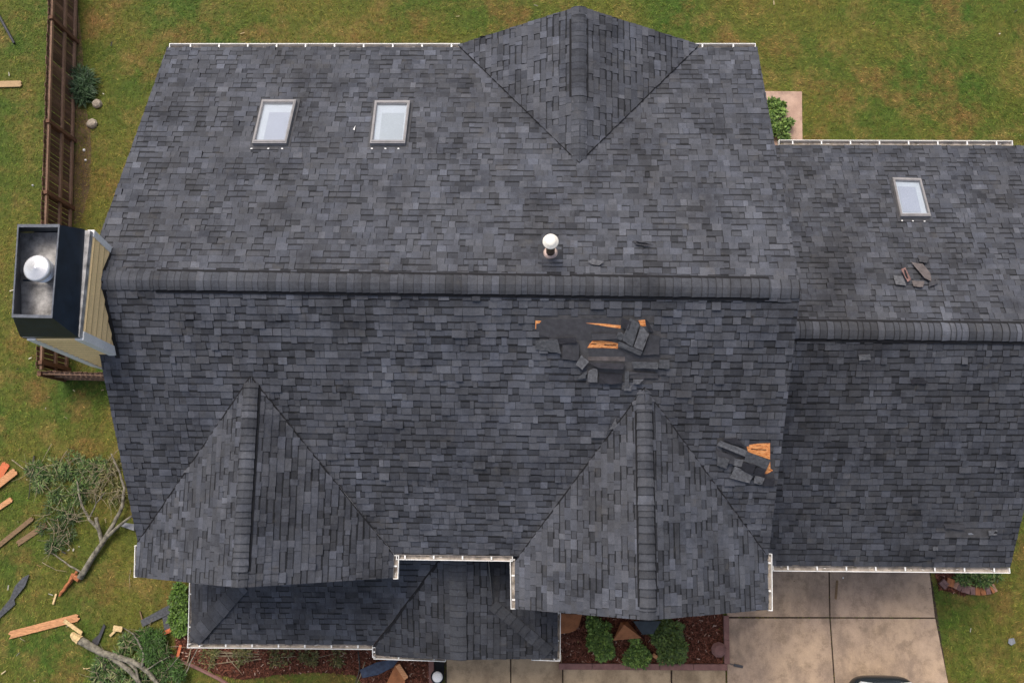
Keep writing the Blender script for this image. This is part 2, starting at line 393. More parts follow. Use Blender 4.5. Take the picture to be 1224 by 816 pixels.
def torn_strip(m, a, b, w, h, k=22):
    t = b-a; s = np.cross(t, (0, 0, 1)); s /= np.linalg.norm(s); z = np.array([0, 0, h])
    le = [a+t*i/k+s*w*random.uniform(0.25, 0.8) for i in range(k+1)]; ri = [a+t*i/k-s*w*random.uniform(0.25, 0.8) for i in range(k+1)]
    b0 = len(m.v); V = le+ri; n = k+1
    m.shape(V+[x-z*1.5 for x in V], [(i, i+1, n+i+1, n+i) for i in range(k)]+[(i, i+1, 2*n+i+1, 2*n+i) for i in range(k)]+[(n+i, n+i+1, 3*n+i+1, 3*n+i) for i in range(k)])
# gables ---------------------------------------------------------------
def gable(rt_px, ra_px, el_foot, el_end, er_foot, er_end, z_e, pl, cap_rng, both=True):
    top = on(pl, *rt_px); zr = top[2]; apex = P(ra_px[0], ra_px[1], zr)
    lf, le, rf, re = P(*el_foot, z_e), P(*el_end, z_e), P(*er_foot, z_e), P(*er_end, z_e)
    up = np.array([0, 0, 0.012])
    mb = MB()
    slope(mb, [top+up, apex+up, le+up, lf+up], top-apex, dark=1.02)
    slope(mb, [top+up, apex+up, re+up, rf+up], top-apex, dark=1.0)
    g = mb.build('gable_roof', SHM, house)
    dl = down(None, top, apex, (lf+le)/2); drr = down(None, top, apex, (rf+re)/2)
    L = np.linalg.norm(apex-top)
    prev = 0
    for (a, b, rz) in cap_rng:
        c = caps(apex, top, dl, drr, 0.135 if rz > 0 else 0.15, rz, s0=(1-b)*L, s1=(1-a)*L, flat=0.026)
        c.build('ridge_cap', CAPM, g)
    return g, top, apex, lf, le, rf, re
gL = gable((300, 450), (285, 702), (165, 648), (163, 689), (470, 662), (470, 690), ZF, PL_F, [(0.03, 0.93, 0.022), (0.93, 1.0, 0.0)])
gR = gable((770, 463), (775, 741), (616, 670), (616, 727), (917, 664), (917.5, 728), ZF, PL_F, [(0.01, 0.1, 0.0), (0.1, 0.95, 0.022), (0.95, 1.0, 0.0)])
gB = gable((692, 195), (692, 8), (548, 55), (548, 54), (835, 55), (835, 54), ZR, PL_R, [(0.0, 0.42, 0.0), (0.42, 0.93, 0.025), (0.93, 1.0, 0.0)])
for g in (gL, gR, gB):
    for foot in (g[3], g[5]):
        a, b = g[1], foot; m = MB(); off = np.array([0, 0, 0.017])
        torn_strip(m, a+off*2.0, b+off*2.0, 0.021 if g is not gB else 0.012, 0.02)
        m.build('valley_cut', M_BLACK, g[0])

# garage wing ----------------------------------------------------------
WX = 4.2
zwr, zwf, zwt = 3.1, 2.7, 5.2
wa = P(1238, 174.5, zwr); wf = P(1207, 677, zwf); wt = P(1275, 398, zwt)
wl = P(930, 174, zwr); wlf = P(925, 675, zwf); wlt = P(958, 394, zwt)
def at_x(p, q, x): return p+(q-p)*((x-p[0])/(q[0]-p[0]))
wl, wlf, wlt = at_x(wl, wa, WX), at_x(wlf, wf, WX), at_x(wlt, wt, WX)
mb = MB()
HOLE_W = [(1120, 630), (1180, 632), (1182, 641), (1122, 642)]
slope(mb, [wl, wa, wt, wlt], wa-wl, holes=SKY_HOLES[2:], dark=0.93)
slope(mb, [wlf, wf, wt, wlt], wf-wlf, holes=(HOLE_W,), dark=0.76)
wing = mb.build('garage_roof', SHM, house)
PL_WR = plane(wl, wa, wlt); PL_WF = plane(wlf, wf, wlt)
c = caps(wlt, wt, down(None, wlt, wt, (wl+wa)/2), down(None, wlt, wt, (wlf+wf)/2), 0.165, 0.035, s0=0.3); c.build('ridge_cap', CAPM, wing)

# porch ----------------------------------------------------------------
zp = 2.55
p0 = P(228, 768, zp); p1 = P(446, 770, zp)               # south-west eave line
hipT = P(290, 698, 3.35)
PL_PS = plane(p0, p1, hipT)
pw_top = P(230, 672, zp)
mb = MB()
va, vb = on(PL_PS, 447, 774), on(PL_PS, 510, 690)
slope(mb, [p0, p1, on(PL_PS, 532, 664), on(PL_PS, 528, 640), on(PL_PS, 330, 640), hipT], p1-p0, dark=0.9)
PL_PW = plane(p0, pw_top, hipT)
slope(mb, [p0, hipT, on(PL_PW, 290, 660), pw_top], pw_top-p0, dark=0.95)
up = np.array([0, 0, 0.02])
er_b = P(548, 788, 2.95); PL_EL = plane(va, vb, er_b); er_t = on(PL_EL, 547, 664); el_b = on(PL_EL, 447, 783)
slope(mb, [er_t+up, er_b+up, el_b+up, va+up, vb+up, on(PL_EL, 530, 664)+up], er_t-er_b, dark=0.7)  # recess shade put into the tint: these entry slopes are shingled darker
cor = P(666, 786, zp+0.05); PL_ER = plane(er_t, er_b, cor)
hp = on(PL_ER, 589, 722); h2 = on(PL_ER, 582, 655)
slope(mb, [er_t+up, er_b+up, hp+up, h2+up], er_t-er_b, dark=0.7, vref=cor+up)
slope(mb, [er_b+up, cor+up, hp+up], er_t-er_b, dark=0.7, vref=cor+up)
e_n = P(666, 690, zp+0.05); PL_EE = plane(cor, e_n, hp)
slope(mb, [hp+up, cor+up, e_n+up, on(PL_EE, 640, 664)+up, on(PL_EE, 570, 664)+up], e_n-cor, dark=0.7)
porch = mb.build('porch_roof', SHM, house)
def vperp(p, q, down_z=0.35):
    t = (q-p)/np.linalg.norm(q-p); s = np.cross(t, (0, 0, 1)); s /= np.linalg.norm(s)
    a = s-np.array([0, 0, down_z]); b = -s-np.array([0, 0, down_z]); return a/np.linalg.norm(a), b/np.linalg.norm(b)
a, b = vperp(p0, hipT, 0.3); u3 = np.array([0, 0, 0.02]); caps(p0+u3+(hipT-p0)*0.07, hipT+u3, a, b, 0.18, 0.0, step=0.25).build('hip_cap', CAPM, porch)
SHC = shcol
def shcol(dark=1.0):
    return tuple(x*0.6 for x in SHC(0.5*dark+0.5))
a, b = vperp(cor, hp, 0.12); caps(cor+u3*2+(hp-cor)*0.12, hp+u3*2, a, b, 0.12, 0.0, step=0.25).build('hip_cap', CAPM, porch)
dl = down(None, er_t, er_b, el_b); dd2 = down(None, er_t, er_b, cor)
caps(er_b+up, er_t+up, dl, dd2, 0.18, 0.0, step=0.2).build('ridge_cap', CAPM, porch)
shcol = SHC
m = MB(); torn_strip(m, va+up*2, vb+(vb-va)*0.3+up*2, 0.055, 0.03, 12); m.build('valley_cut', M_BLACK, porch)

# walls ------------------------------------------------------------------
def wall_prof(name, pts_yz, x0, x1, mat_):
    m = MB(); m.prism([(x0, y, z) for y, z in pts_yz], [(x1, y, z) for y, z in pts_yz]); return m.build(name, mat_, house)
def z_on(pl, x, y): return pl[0][2]-((x-pl[0][0])*pl[1][0]+(y-pl[0][1])*pl[1][1])/pl[1][2]
xl, xr = A[0]+0.35, B[0]-0.35; yn, ys = A[1]-0.4, Cc[1]+0.45
rm = (R1+R2)/2
wall_prof('wall', [(ys, 0), (yn, 0), (yn, z_on(PL_R, -2, yn)-0.2), (rm[1], rm[2]-0.22), (ys, z_on(PL_F, -2, ys)-0.2)], xl, xr, M_BRICK)
wall_prof('wall', [(wlf[1]+0.4, 0), (wl[1]-0.4, 0), (wl[1]-0.4, zwr), (wlt[1], zwt-0.24), (wlf[1]+0.4, zwf)], xr+0.003, wf[0]-0.4, M_BRICK)
for g, nm in ((gL, 'wall'), (gR, 'wall'), (gB, 'wall')):
    top, ap, lf, le, rf, re = g[1:]
    s = 1 if ap[1] > 3 else -1
    y1 = ap[1]-0.35*s; y0 = ys+0.002 if s < 0 else yn-0.5
    if s > 0: y1 = yn+0.003
    xa, xb = le[0]+0.4, re[0]-0.4; zc_ = ap[2]-0.3; xm = ap[0]; ze = le[2]-0.02
    if s > 0: xa, xb, ze = le[0]+0.5, re[0]-0.5, ze-0.05
    prof = [(xa, 0), (xb, 0), (xb, ze), (xm, zc_), (xa, ze)]
    m = MB(); m.prism([(x, y1, z) for x, z in prof], [(x, y0, z) for x, z in prof]); m.build('wall', M_BRICK, house)
    # attic window in the gable wall
    w = MB(); w.box((xm-0.5, y1-(0.03 if s < 0 else 0), ze-1.5), (1.0, 0, 0), (0, 0.03, 0), (0, 0, 1.2)); wo = w.build('window', M_WHITE, house)
    w = MB(); w.box((xm-0.42, y1-(0.04 if s < 0 else -0.03), ze-1.42), (0.84, 0, 0), (0, 0.01, 0), (0, 0, 1.04)); w.build('pane', M_NAVY, wo)
pxl, pxr, pys = p0[0]+0.4, cor[0]-0.4, p0[1]+0.45
m = MB(); m.box((pxl, pys, 0), (p1[0]-pxl-0.1, 0, 0), (0, ys-pys-0.004, 0), (0, 0, 2.5)); m.build('wall', M_BRICK, house)
for xx in (p1[0]+0.3, cor[0]-0.35):
    m = MB(); m.box((xx-0.1, cor[1]+0.3, 0), (0.2, 0, 0), (0, 0.2, 0), (0, 0, 2.42)); m.build('porch_post', M_WHITE, house)
m = MB()
gx0, gx1 = wlf[0]+1.0, wf[0]-1.2
for i in range(4): m.box((gx0, wlf[1]+0.36, i*0.53+0.01), (gx1-gx0, 0, 0), (0, 0.04, 0), (0, 0, 0.51))
m.build('garage_door', M_WHITE, house)

# gutters ----------------------------------------------------------------
def gutter(px, z, outward, w=0.12, hang=0.6, label=None):
    """px: straight run of the roof edge in the photograph; the trough hangs outside of it"""
    p, q = P(*px[0], z), P(*px[1], z); t = (q-p); L = np.linalg.norm(t); t /= L; o = np.asarray(outward, float); o = o-t*o.dot(t); o /= np.linalg.norm(o)
    k = np.array([0, 0, 1.0]); m = MB(); th = 0.008
    p = p-k*0.025+o*0.012; q = q-k*0.025+o*0.012
    m.box(p+o*(w-th*1.6)-k*0.1, t*L, o*th*1.6, k*0.105, 0)                  # front lip
    m.box(p-k*0.1, t*L, o*(w-th*1.6-0.001), k*0.02, 1)                      # floor
    m.box(p-k*0.08, t*L, o*0.006, k*0.08, 1)
    m.box(p-t*0.012-k*0.1, t*0.012, o*w, k*0.105, 0); m.box(q-k*0.1, t*0.012, o*w, k*0.105, 0)
    for i in range(int(L*9)):                                               # leaf litter in the trough
        if random.random() < 0.75:
            a = p+t*random.uniform(0.03, L-0.05)+o*random.uniform(0.02, w-0.05)-k*0.075
            m.beam(a, a+t*random.uniform(0.02, 0.09)+o*random.uniform(-0.02, 0.02), 0.012, 0.006, 2 if random.random() < 0.7 else 0)
    g = m.build('gutter', [M_WHITE, M_TROUGH, M_TWIG], house)
    n = max(1, int(L/hang)); off = random.uniform(0.25, 0.75)
    for i in range(n):
        s = L*(i+off)/n
        h = MB(); h.box(p+t*(s-0.014)+k*0.004, t*0.03, o*(w-0.03), k*0.006); h.box(p+t*(s-0.02)-k*0.02, t*0.04, o*0.008, k*0.03); h.build('hanger', M_WHITE, g)
    return g
S, Nn, W_, E_ = (0, -1, 0), (0, 1, 0), (-1, 0, 0), (1, 0, 0)
gutter(((202, 57), (549, 57)), ZR, Nn, 0.1); gutter(((829, 57), (903, 57)), ZR, Nn, 0.1)
gutter(((932, 173), (1211, 174)), zwr, Nn, 0.12)
gutter(((925, 675), (1207, 677.5)), zwf, S, 0.12)
gutter(((165, 652), (164, 689)), ZF, W_, 0.07)
gutter(((474, 662), (612, 664)), ZF, S, 0.1, 0.5)
gutter(((470, 664), (469, 691)), ZF, E_, 0.1, 0.4)
gutter(((616, 669), (617, 727)), ZF, W_, 0.1, 0.4)
gutter(((917.5, 662), (918, 729)), ZF, E_, 0.085, 0.4)
gutter(((230, 690), (228, 769)), zp, W_, 0.07, 0.7)
gutter(((224, 768), (445, 770)), zp, S, 0.1)
gutter(((449, 774), (449, 785)), zp+0.04, W_, 0.07, 0.3)
gutter(((447, 783), (532, 786)), zp+0.04, S, 0.07)
gutter(((636, 785), (669, 786)), zp+0.04, S, 0.06, 0.3)
gutter(((666, 722), (665.5, 788)), zp+0.04, E_, 0.07, 0.45)

# skylights ----------------------------------------------------------------
def glass_mat():
    m = bpy.data.materials.new('skylight_glass'); m.use_nodes = True; nt = m.node_tree; nt.nodes.clear()
    o = N(nt, 'ShaderNodeOutputMaterial'); t = N(nt, 'ShaderNodeBsdfTransparent'); g = N(nt, 'ShaderNodeBsdfGlossy', Roughness=0.03)
    t.inputs['Color'].default_value = (0.9, 0.92, 0.94, 1)
    fr = N(nt, 'ShaderNodeFresnel', IOR=1.25); x = N(nt, 'ShaderNodeMixShader')
    nt.links.new(fr.outputs[0], x.inputs[0]); nt.links.new(t.outputs[0], x.inputs[1]); nt.links.new(g.outputs[0], x.inputs[2]); nt.links.new(x.outputs[0], o.inputs[0]); return m
M_GLASS = glass_mat()
M_SHADE1 = simple('lavender_blind', (0.42, 0.43, 0.48), 0.8, 0.03, 2, bm=0)
M_SHADE2 = simple('pale_green_blind', (0.44, 0.46, 0.47), 0.8, 0.03, 2, bm=0)
def skylight(quad, pl, shade, sub):
    q = [on(pl, x, y, 0.1) for x, y in quad]; n = pl[1]; cq = sum(q)/4
    ins = [cq+(p-cq)*0.86 for p in q]
    m = MB()
    for i in range(4):
        j = (i+1) % 4
        m.prism([q[i], q[j], ins[j], ins[i]], [q[i]-n*0.1, q[j]-n*0.1, ins[j]-n*0.1, ins[i]-n*0.1], 0)
        # a thinner sash standing slightly proud
        a = [cq+(q[k]-cq)*0.95+n*0.012 for k in (i, j)]; b = [cq+(q[k]-cq)*0.88+n*0.012 for k in (j, i)]
        m.prism(a+b, [x-n*0.012 for x in a+b], 0)
    ft = [cq+(p-cq)*1.16-n*0.078 for p in q]
    m.prism(ft, [x-n*0.03 for x in ft], 1)
    s = m.build('skylight', [M_FRAME, M_FLASH], house)
    m = MB(); m.prism([x-n*0.004 for x in ins], [x-n*0.008 for x in ins]); m.build('glass_pane', M_GLASS, s)
    m = MB(); m.prism([x-n*0.06 for x in ins], [x-n*0.065 for x in ins]); m.build('inner_frame', M_CONCW, s)
    u = (q[1]-q[0]); v = (q[3]-q[0])
    sh = [cq+u*a+v*b-n*0.052 for a, b in sub]
    m = MB(); m.prism(sh, [x-n*0.006 for x in sh]); m.build('blind', shade, s)
    for k in range(3):
        m = MB(); a = cq+u*(-0.5+k*0.4+random.uniform(-.06, .06))+v*0.565-n*0.075; m.beam(a, a+u*0.05, 0.022, 0.01); m.build('screw', M_WHITE, s)
    return s
skylight([(313, 119), (354, 119), (342, 171), (301, 171)], PL_R, M_SHADE1, [(-0.22, -0.24), (0.38, -0.24), (0.38, 0.4), (-0.22, 0.4)])['label'] = 'rear skylight nearer the chimney'
skylight([(448, 120), (490, 120), (484, 171), (442, 171)], PL_R, M_SHADE2, [(-0.26, -0.24), (0.36, -0.24), (0.36, 0.4), (-0.26, 0.4)])['label'] = 'rear skylight nearer the rear gable'
skylight([(1067, 212), (1101, 213), (1113, 258), (1077, 258)], PL_WR, M_SHADE1, [(-0.36, -0.3), (0.26, -0.3), (0.26, 0.36), (-0.36, 0.36)])['label'] = 'skylight on the garage roof'

# roof vent ------------------------------------------------------------------
base = on(PL_R, 658, 303); vz = base[2]
m = MB(); 
fl = [on(PL_R, x, y, 0.018) for x, y in ((643, 292), (673, 292), (673, 315), (643, 315))]
m.prism(fl, [x-PL_R[1]*0.01 for x in fl], 1); m.lathe(base-(0, 0, 0.05), [(0.08, 0), (0.08, 0.76)], 20, 0)
vp = m.build('vent_pipe', [M_BROWNP, M_FLASH], house, True)
m = MB(); m.lathe(base-(0, 0, 0.03), [(0.135, 0), (0.14, 0.02), (0.12, 0.09), (0.095, 0.15)], 24); m.build('vent_collar', M_PINKF, vp, True)
m = MB(); m.lathe(base+(0, 0, 0.72), [(0.135, 0), (0.14, 0.012), (0.135, 0.03), (0.105, 0.04), (0.1, 0.055), (0.07, 0.075), (0.02, 0.083), (0.0, 0.084)], 28); m.build('vent_cap', M_CREAM, vp, True)

# chimney ----------------------------------------------------------------------
se = on(PL_F, 141, 434); ne = on(PL_R, 129, 303)
ex = (se[0]+ne[0])/2
lo, hi = 7, 12
for _ in range(50):
    zt_ = (lo+hi)/2
    if P(98, 400, zt_)[0] > ex: hi = zt_      # higher plane -> closer to centre line
    else: lo = zt_
    # choose z where the column stands over ex
zt_c = zt_
def x_of(z): return P(98, 400, z)[0]
lo, hi = 5.0, 14.0
for _ in range(60):
    m_ = (lo+hi)/2
    if x_of(m_) < ex: lo = m_
    else: hi = m_
zt_c = (lo+hi)/2
print('CHIM ex', ex, 'se', se, 'ne', ne, 'ztop', zt_c, P(98, 400, zt_c), P(103, 279, zt_c), P(35, 402, zt_c))
tse, tne, tsw = P(98, 404, zt_c), P(104, 277, zt_c), P(35, 404, zt_c)
def chase_x(z, east): # straight sides
    return ex if east else ex-(tse[0]-tsw[0])
wx = ex-(tse[0]-tsw[0]); cs_top, cs_bot, cn_top, cn_bot = tse[1], se[1]+0.1, tne[1], ne[1]
def csy(z, zb=5.8): return cs_bot+(cs_top-cs_bot)*min(1, max(0, (z-zb)/(zt_c-zb)))
def cny(z, zb=6.8): return cn_bot+(cn_top-cn_bot)*min(1, max(0, (z-zb)/(zt_c-zb)))
ch = MB(); lap = 0.175; z = 0.0
while z < zt_c-0.01:
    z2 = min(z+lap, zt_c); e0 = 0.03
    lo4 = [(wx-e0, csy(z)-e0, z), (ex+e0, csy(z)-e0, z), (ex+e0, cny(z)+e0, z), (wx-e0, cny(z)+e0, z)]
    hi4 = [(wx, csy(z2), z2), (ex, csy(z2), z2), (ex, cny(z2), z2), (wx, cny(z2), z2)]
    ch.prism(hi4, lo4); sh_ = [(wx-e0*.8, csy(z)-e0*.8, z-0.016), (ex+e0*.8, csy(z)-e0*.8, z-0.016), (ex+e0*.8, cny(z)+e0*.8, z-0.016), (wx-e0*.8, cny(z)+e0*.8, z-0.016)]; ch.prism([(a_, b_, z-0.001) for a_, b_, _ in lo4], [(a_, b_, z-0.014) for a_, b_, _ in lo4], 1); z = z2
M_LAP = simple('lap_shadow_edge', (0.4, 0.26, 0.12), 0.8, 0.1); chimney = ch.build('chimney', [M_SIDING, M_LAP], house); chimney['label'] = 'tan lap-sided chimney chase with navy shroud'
for (xx, fy, sx, sy) in ((ex, csy, -1, 1), (wx, csy, 1, 1), (ex, cny, -1, -1), (wx, cny, 1, -1)):
    m = MB(); zb = 0.0
    zs = [0, 5.8, 6.8, zt_c] 
    for i in range(3):
        def quad(z):
            y = fy(z); w = 0.12 if sy > 0 else 0.09
            X0, X1 = xx-sx*0.035, xx+sx*w; Y0, Y1 = y-sy*0.035, y+sy*w
            return [(X0, Y0, z), (X1, Y0, z), (X1, Y1, z), (X0, Y1, z)]
        m.prism(quad(zs[i+1]), quad(zs[i]+(0.001 if i else 0)))
    m.build('corner_board', M_WHITE, chimney)
# chase cover, shroud, flue
zk = zt_c
m = MB(); cy0, cy1 = cs_top, cn_top
m.box((wx-0.06, cy0+0.0, zk+0.002), (ex-wx+0.075, 0, 0), (0, cy1-cy0-0.01, 0), (0, 0, 0.1), 0)
SB = [P(22, 275, zk+0.12), P(101, 274, zk+0.12), P(93, 403, zk+0.12), P(24, 402, zk+0.12)]; sc_ = sum(SB)/4
tp = [sc_+(x-sc_)*0.93+np.array([0, 0, 0.05]) for x in SB]; m.prism(tp, [x-np.array([0, 0, 0.006]) for x in tp])
m.build('chase_cover', M_GALV, chimney)
zs_ = zk+0.62
T = [P(22, 269, zs_), P(72, 269, zs_), P(63, 380, zs_), P(15, 379, zs_)]
bz = zk-0.05
Bq = [P(26, 276, bz), P(103, 276, bz), P(97, 405, bz), P(29, 405, bz)]
bz1 = zk+0.12
B1 = [P(22, 275, bz1), P(101, 274, bz1), P(93, 403, bz1), P(24, 402, bz1)]
print('shroud', T, Bq)
ct = sum(T)/4; cb = sum(B1)/4
def inset(Q, k):
    c = sum(Q)/4; return [p+(c-p)/np.linalg.norm((c-p)[:2])*k for p in Q]
m = MB()
Ti, Bi = inset(T, 0.045), inset(B1, 0.06)
for i in range(4):
    j = (i+1) % 4
    m.prism([T[i], T[j], B1[j], B1[i]], [Ti[i], Ti[j], Bi[j], Bi[i]], 0)       # sloping panels
    m.prism([B1[i]-(0, 0, 0.003), B1[j]-(0, 0, 0.003), Bq[j], Bq[i]], [Bi[i]-(0, 0, 0.003), Bi[j]-(0, 0, 0.003), inset(Bq, 0.06)[j], inset(Bq, 0.06)[i]], 0)
m.build('chimney_shroud', M_NAVY, chimney)
m = MB(); To = [ct+(p-ct)*1.01 for p in T]; Tin = inset(T, 0.05)
for i in range(4):
    j = (i+1) % 4
    m.prism([x+np.array([0, 0, 0.022]) for x in (To[i], To[j], Tin[j], Tin[i])], [x+np.array([0, 0, 0.003]) for x in (To[i], To[j], Tin[j], Tin[i])], 0)
M_RIM = simple('scuffed_navy_rim', (0.09, 0.1, 0.12), 0.5, 0.3, 8)
m.build('shroud_rim', M_RIM, chimney)
# inner grey box wall, pan and flue
m = MB(); pan = P(52, 330, zk+0.06)
I0 = inset(B1, 0.3)
m.beam(P(28, 335, zk+0.3), P(66, 335, zk+0.3), 0.03, 0.03)
m.build('cross_bar', M_NAVY, chimney)
fc = P(43, 320, zk+0.72)
m = MB(); m.lathe((fc[0], fc[1], zk+0.05), [(0.2, 0.0), (0.18, 0.03), (0.17, 0.35), (0.17, 0.55)], 24); m.build('flue_pipe', M_GALV, chimney, True)
m = MB(); m.lathe((fc[0], fc[1], zk+0.5), [(0.2, 0.0), (0.205, 0.0), (0.205, 0.05)], 28); m.build('flue_band', M_ALU, chimney, True)
m = MB(); m.lathe((fc[0], fc[1], zk+0.64), [(0.225, 0), (0.23, 0.01), (0.23, 0.06), (0.2, 0.085), (0.04, 0.1), (0.03, 0.115), (0.0, 0.116)], 32); m.build('flue_cap', M_ALU, chimney, True)
# saddle flashing where the chase meets the roof
m = MB()
for (a, b, pl) in (((128, 303), (118, 331), PL_R), ((118, 336), (138, 428), PL_F)):
    a3, b3 = on(pl, *a, 0.032), on(pl, *b, 0.032); e = np.array([0.075, 0, 0]); e = e-pl[1]*e.dot(pl[1])
    m.prism([a3, b3, b3+e, a3+e], [x-pl[1]*0.03 for x in (a3, b3, b3+e, a3+e)])
m.build('step_flashing', M_BLACK, chimney)

# ------------------------------------------------------------------ roof damage: parts fixed to the roof
def patch(name, pl, quad, lift, mat_, parent, th=0.004):
    q = [on(pl, x, y, lift) for x, y in quad]; m = MB(); m.prism(q, [x-pl[1]*th for x in q]); return m.build(name, mat_, parent)
patch('felt_underlayment', PL_F, HOLE_MAIN, 0.007, M_FELT, main_roof)
patch('felt_underlayment', PL_F, [(x, y) for x, y in HOLE_RIGHT], 0.007, M_SHDARK, main_roof)
patch('felt_underlayment', PL_WF, HOLE_W, 0.006, M_SHBACK, wing)
patch('bare_decking', PL_F, [(702, 415.5), (705, 411), (708, 407.5), (718, 407), (731, 408.5), (739, 410.5), (740, 413), (738, 416.5), (720, 415.5)], 0.013, M_OSB, main_roof)
patch('bare_decking', PL_F, [(700, 386), (720, 386.6), (742, 389), (742, 392.5), (730, 391)], 0.013, M_OSB, main_roof)
patch('bare_decking', PL_F, [(763, 383), (771, 382), (772, 389.5), (766, 390)], 0.013, M_OSB, main_roof)
patch('bare_decking', PL_F, [(640, 383), (647, 383.5), (645, 386), (641, 387), (640.8, 393), (640, 393)], 0.013, M_OSB, main_roof)
patch('bare_decking', PL_F, [(892, 532), (906, 530), (920.5, 529.5), (920.5, 549), (906, 544), (894, 540)], 0.013, M_OSB, main_roof)
patch('bare_decking', PL_F, [(917, 550), (920.5, 550), (921, 560), (924, 562), (917, 566), (913, 566), (916, 560)], 0.013, M_OSB, main_roof)
patch('bare_decking', PL_WF, [(1179, 556), (1188, 554), (1189, 560), (1181, 561)], 0.02, M_RUST, wing)
patch('decking_gap', PL_F, [(722, 411.6), (737, 412.4), (737, 413.3), (722, 412.6)], 0.0175, M_BLACK, main_roof, 0.002)
patch('decking_gap', PL_F, [(708, 410.4), (713, 410.6), (713, 411.4), (708, 411.2)], 0.0175, M_BLACK, main_roof, 0.002)
patch('decking_gap', PL_F, [(898, 536), (916, 537), (916, 537.9), (898, 536.8)], 0.0175, M_BLACK, main_roof, 0.002)
patch('decking_gap', PL_F, [(904, 532), (910, 531.7), (910, 532.6), (904, 532.8)], 0.0175, M_REDW, main_roof, 0.002)
patch('white_scar', PL_WF, [(1157, 637), (1161, 636.5), (1164, 638.5), (1158, 639)], 0.014, M_PVC, wing)
patch('adhesive_strip', PL_F, [(703, 426), (747, 426.5), (747, 431.5), (703, 431)], 0.014, M_SHBROWN, main_roof)
patch('torn_course', PL_F, [(703, 417), (739, 417), (752, 424), (790, 425), (789, 433), (747, 432), (704, 425.5)], 0.011, M_SHDARK, main_roof)
patch('torn_course', PL_F, [(640, 382), (735, 380), (742, 405), (706, 407), (664, 405), (641.5, 400)], 0.0115, M_SHDARK, main_roof)

GRP = 'loose pieces of shingle on the roofs'
def flap(pl, pts, mat_, label, th=0.0055, cat='shingle'):
    q = [on(pl, x, y, 0.034+l*1.1) for x, y, l in pts]; cen = sum(q)/len(q)
    # a rounded subdivision of each edge keeps the outline torn rather than ruled
    qq = []
    for i in range(len(q)):
        a, b = q[i], q[(i+1) % len(q)]; qq.append(a)
        for t in (0.33, 0.66):
            qq.append(a+(b-a)*t+np.array([random.uniform(-1, 1), random.uniform(-1, 1), random.uniform(-0.4, 0.6)])*0.008)
    m = MB(); m.prism(qq, [x-pl[1]*th for x in qq], 0, (1, 1, 1), 1)
    m.v = [tuple(np.array(v)-cen) for v in m.v]
    o = m.build('loose_shingle', [mat_, M_BLACK]); o.location = cen; return tag(o, label, cat, GRP)
flap(PL_F, [(743, 380, .03), (755, 384, .06), (751, 395, .06), (742, 391, .03)], M_SHBACK, 'small near-black shingle flap at top of the overturned stack beside the ridge damage')
flap(PL_F, [(753, 380, .05), (765, 387, .07), (756, 414, .06), (744, 407, .04)], M_SHMID, 'broad grey shingle tilted in the middle of the overturned stack')
flap(PL_F, [(766, 389, .05), (776, 399, .08), (768, 419, .07), (757.5, 414, .05)], M_SHLITE, 'pale narrow shingle at the right side of the overturned stack')
flap(PL_F, [(740, 408, .03), (768, 420, .05), (765.5, 425, .05), (738, 414, .03)], M_SHMID, 'long thin shingle strip along the foot of the overturned stack')
flap(PL_F, [(739, 396, .03), (749, 400, .03), (742, 407, .03), (736, 404, .03)], M_SHMID, 'small grey tab tucked left of the overturned stack')
flap(PL_F, [(777, 399, .015), (789, 402, .015), (788, 424, .015), (768, 424, .02)], M_SHDARK, 'dark bent sheet of underlay right of the overturned stack')
flap(PL_F, [(640, 407, .01), (666, 405, .04), (671, 423, .05), (652, 419, .02), (640, 418, .01)], M_SHMID, 'lifted shingle corner at the lower left of the long bare strip')
flap(PL_F, [(672, 412, .015), (692, 409, .015), (692, 431, .02), (672, 429, .02)], M_SHDARK, 'square dark shingle between bare strip and orange decking')
flap(PL_F, [(695, 424, .03), (704, 432, .06), (696, 442, .06), (688, 436, .03)], M_SHLITE, 'pale diamond shaped tab standing left of the torn course')
flap(PL_F, [(703, 444, .03), (709, 440, .03), (714, 441, .03), (714, 457, .05), (702, 456, .05)], M_SHLITE, 'pale upright tab at the bottom left of the bared felt')
flap(PL_F, [(747, 443, .02), (752, 443, .02), (752.5, 464, .03), (746.5, 464, .03)], M_SHMID, 'narrow vertical shingle sliver above the right front gable')
flap(PL_F, [(745, 461, .02), (755, 461, .02), (754.5, 467, .025), (746, 467, .025)], M_SHLITE, 'tiny pale scrap at the foot of the vertical sliver')
flap(PL_F, [(788, 430, .02), (800, 430, .02), (800, 441, .025), (787, 440, .025)], M_SHMID, 'small square tab at the right end of the torn course')
flap(PL_F, [(689, 451, .02), (702, 443, .03), (700, 452, .03), (690, 453, .02)], M_SHMID, 'small wedge of shingle lifted under the pale diamond tab')
flap(PL_F, [(752, 444, .012), (786, 446, .012), (787, 452, .012), (752, 452, .012)], M_SHDARK, 'dark horizontal strip just above the right front gable peak')
flap(PL_F, [(724, 521, .02), (736, 499, .02), (738, 511, .03), (727, 514, .04)], M_SHLITE, 'pale scrap beside the left valley of the right front gable')
flap(PL_F, [(861, 526, .03), (894, 539, .05), (892, 546, .05), (857, 532, .03)], M_SHLITE, 'long pale shingle strip left of the small orange opening')
flap(PL_F, [(893, 539.5, .06), (921, 550, .08), (916, 561, .07), (889, 551, .05)], M_SHMID, 'grey shingle folded over the small orange opening')
flap(PL_F, [(856, 537, .02), (879, 546, .03), (877, 555, .03), (857, 549, .02)], M_SHDARK, 'dark shingle under the long pale strip near the right rake')
flap(PL_F, [(863, 524, .02), (880, 523, .02), (893, 535, .03), (880, 532, .02)], M_SHBACK, 'black shadowy flap above the long pale strip')
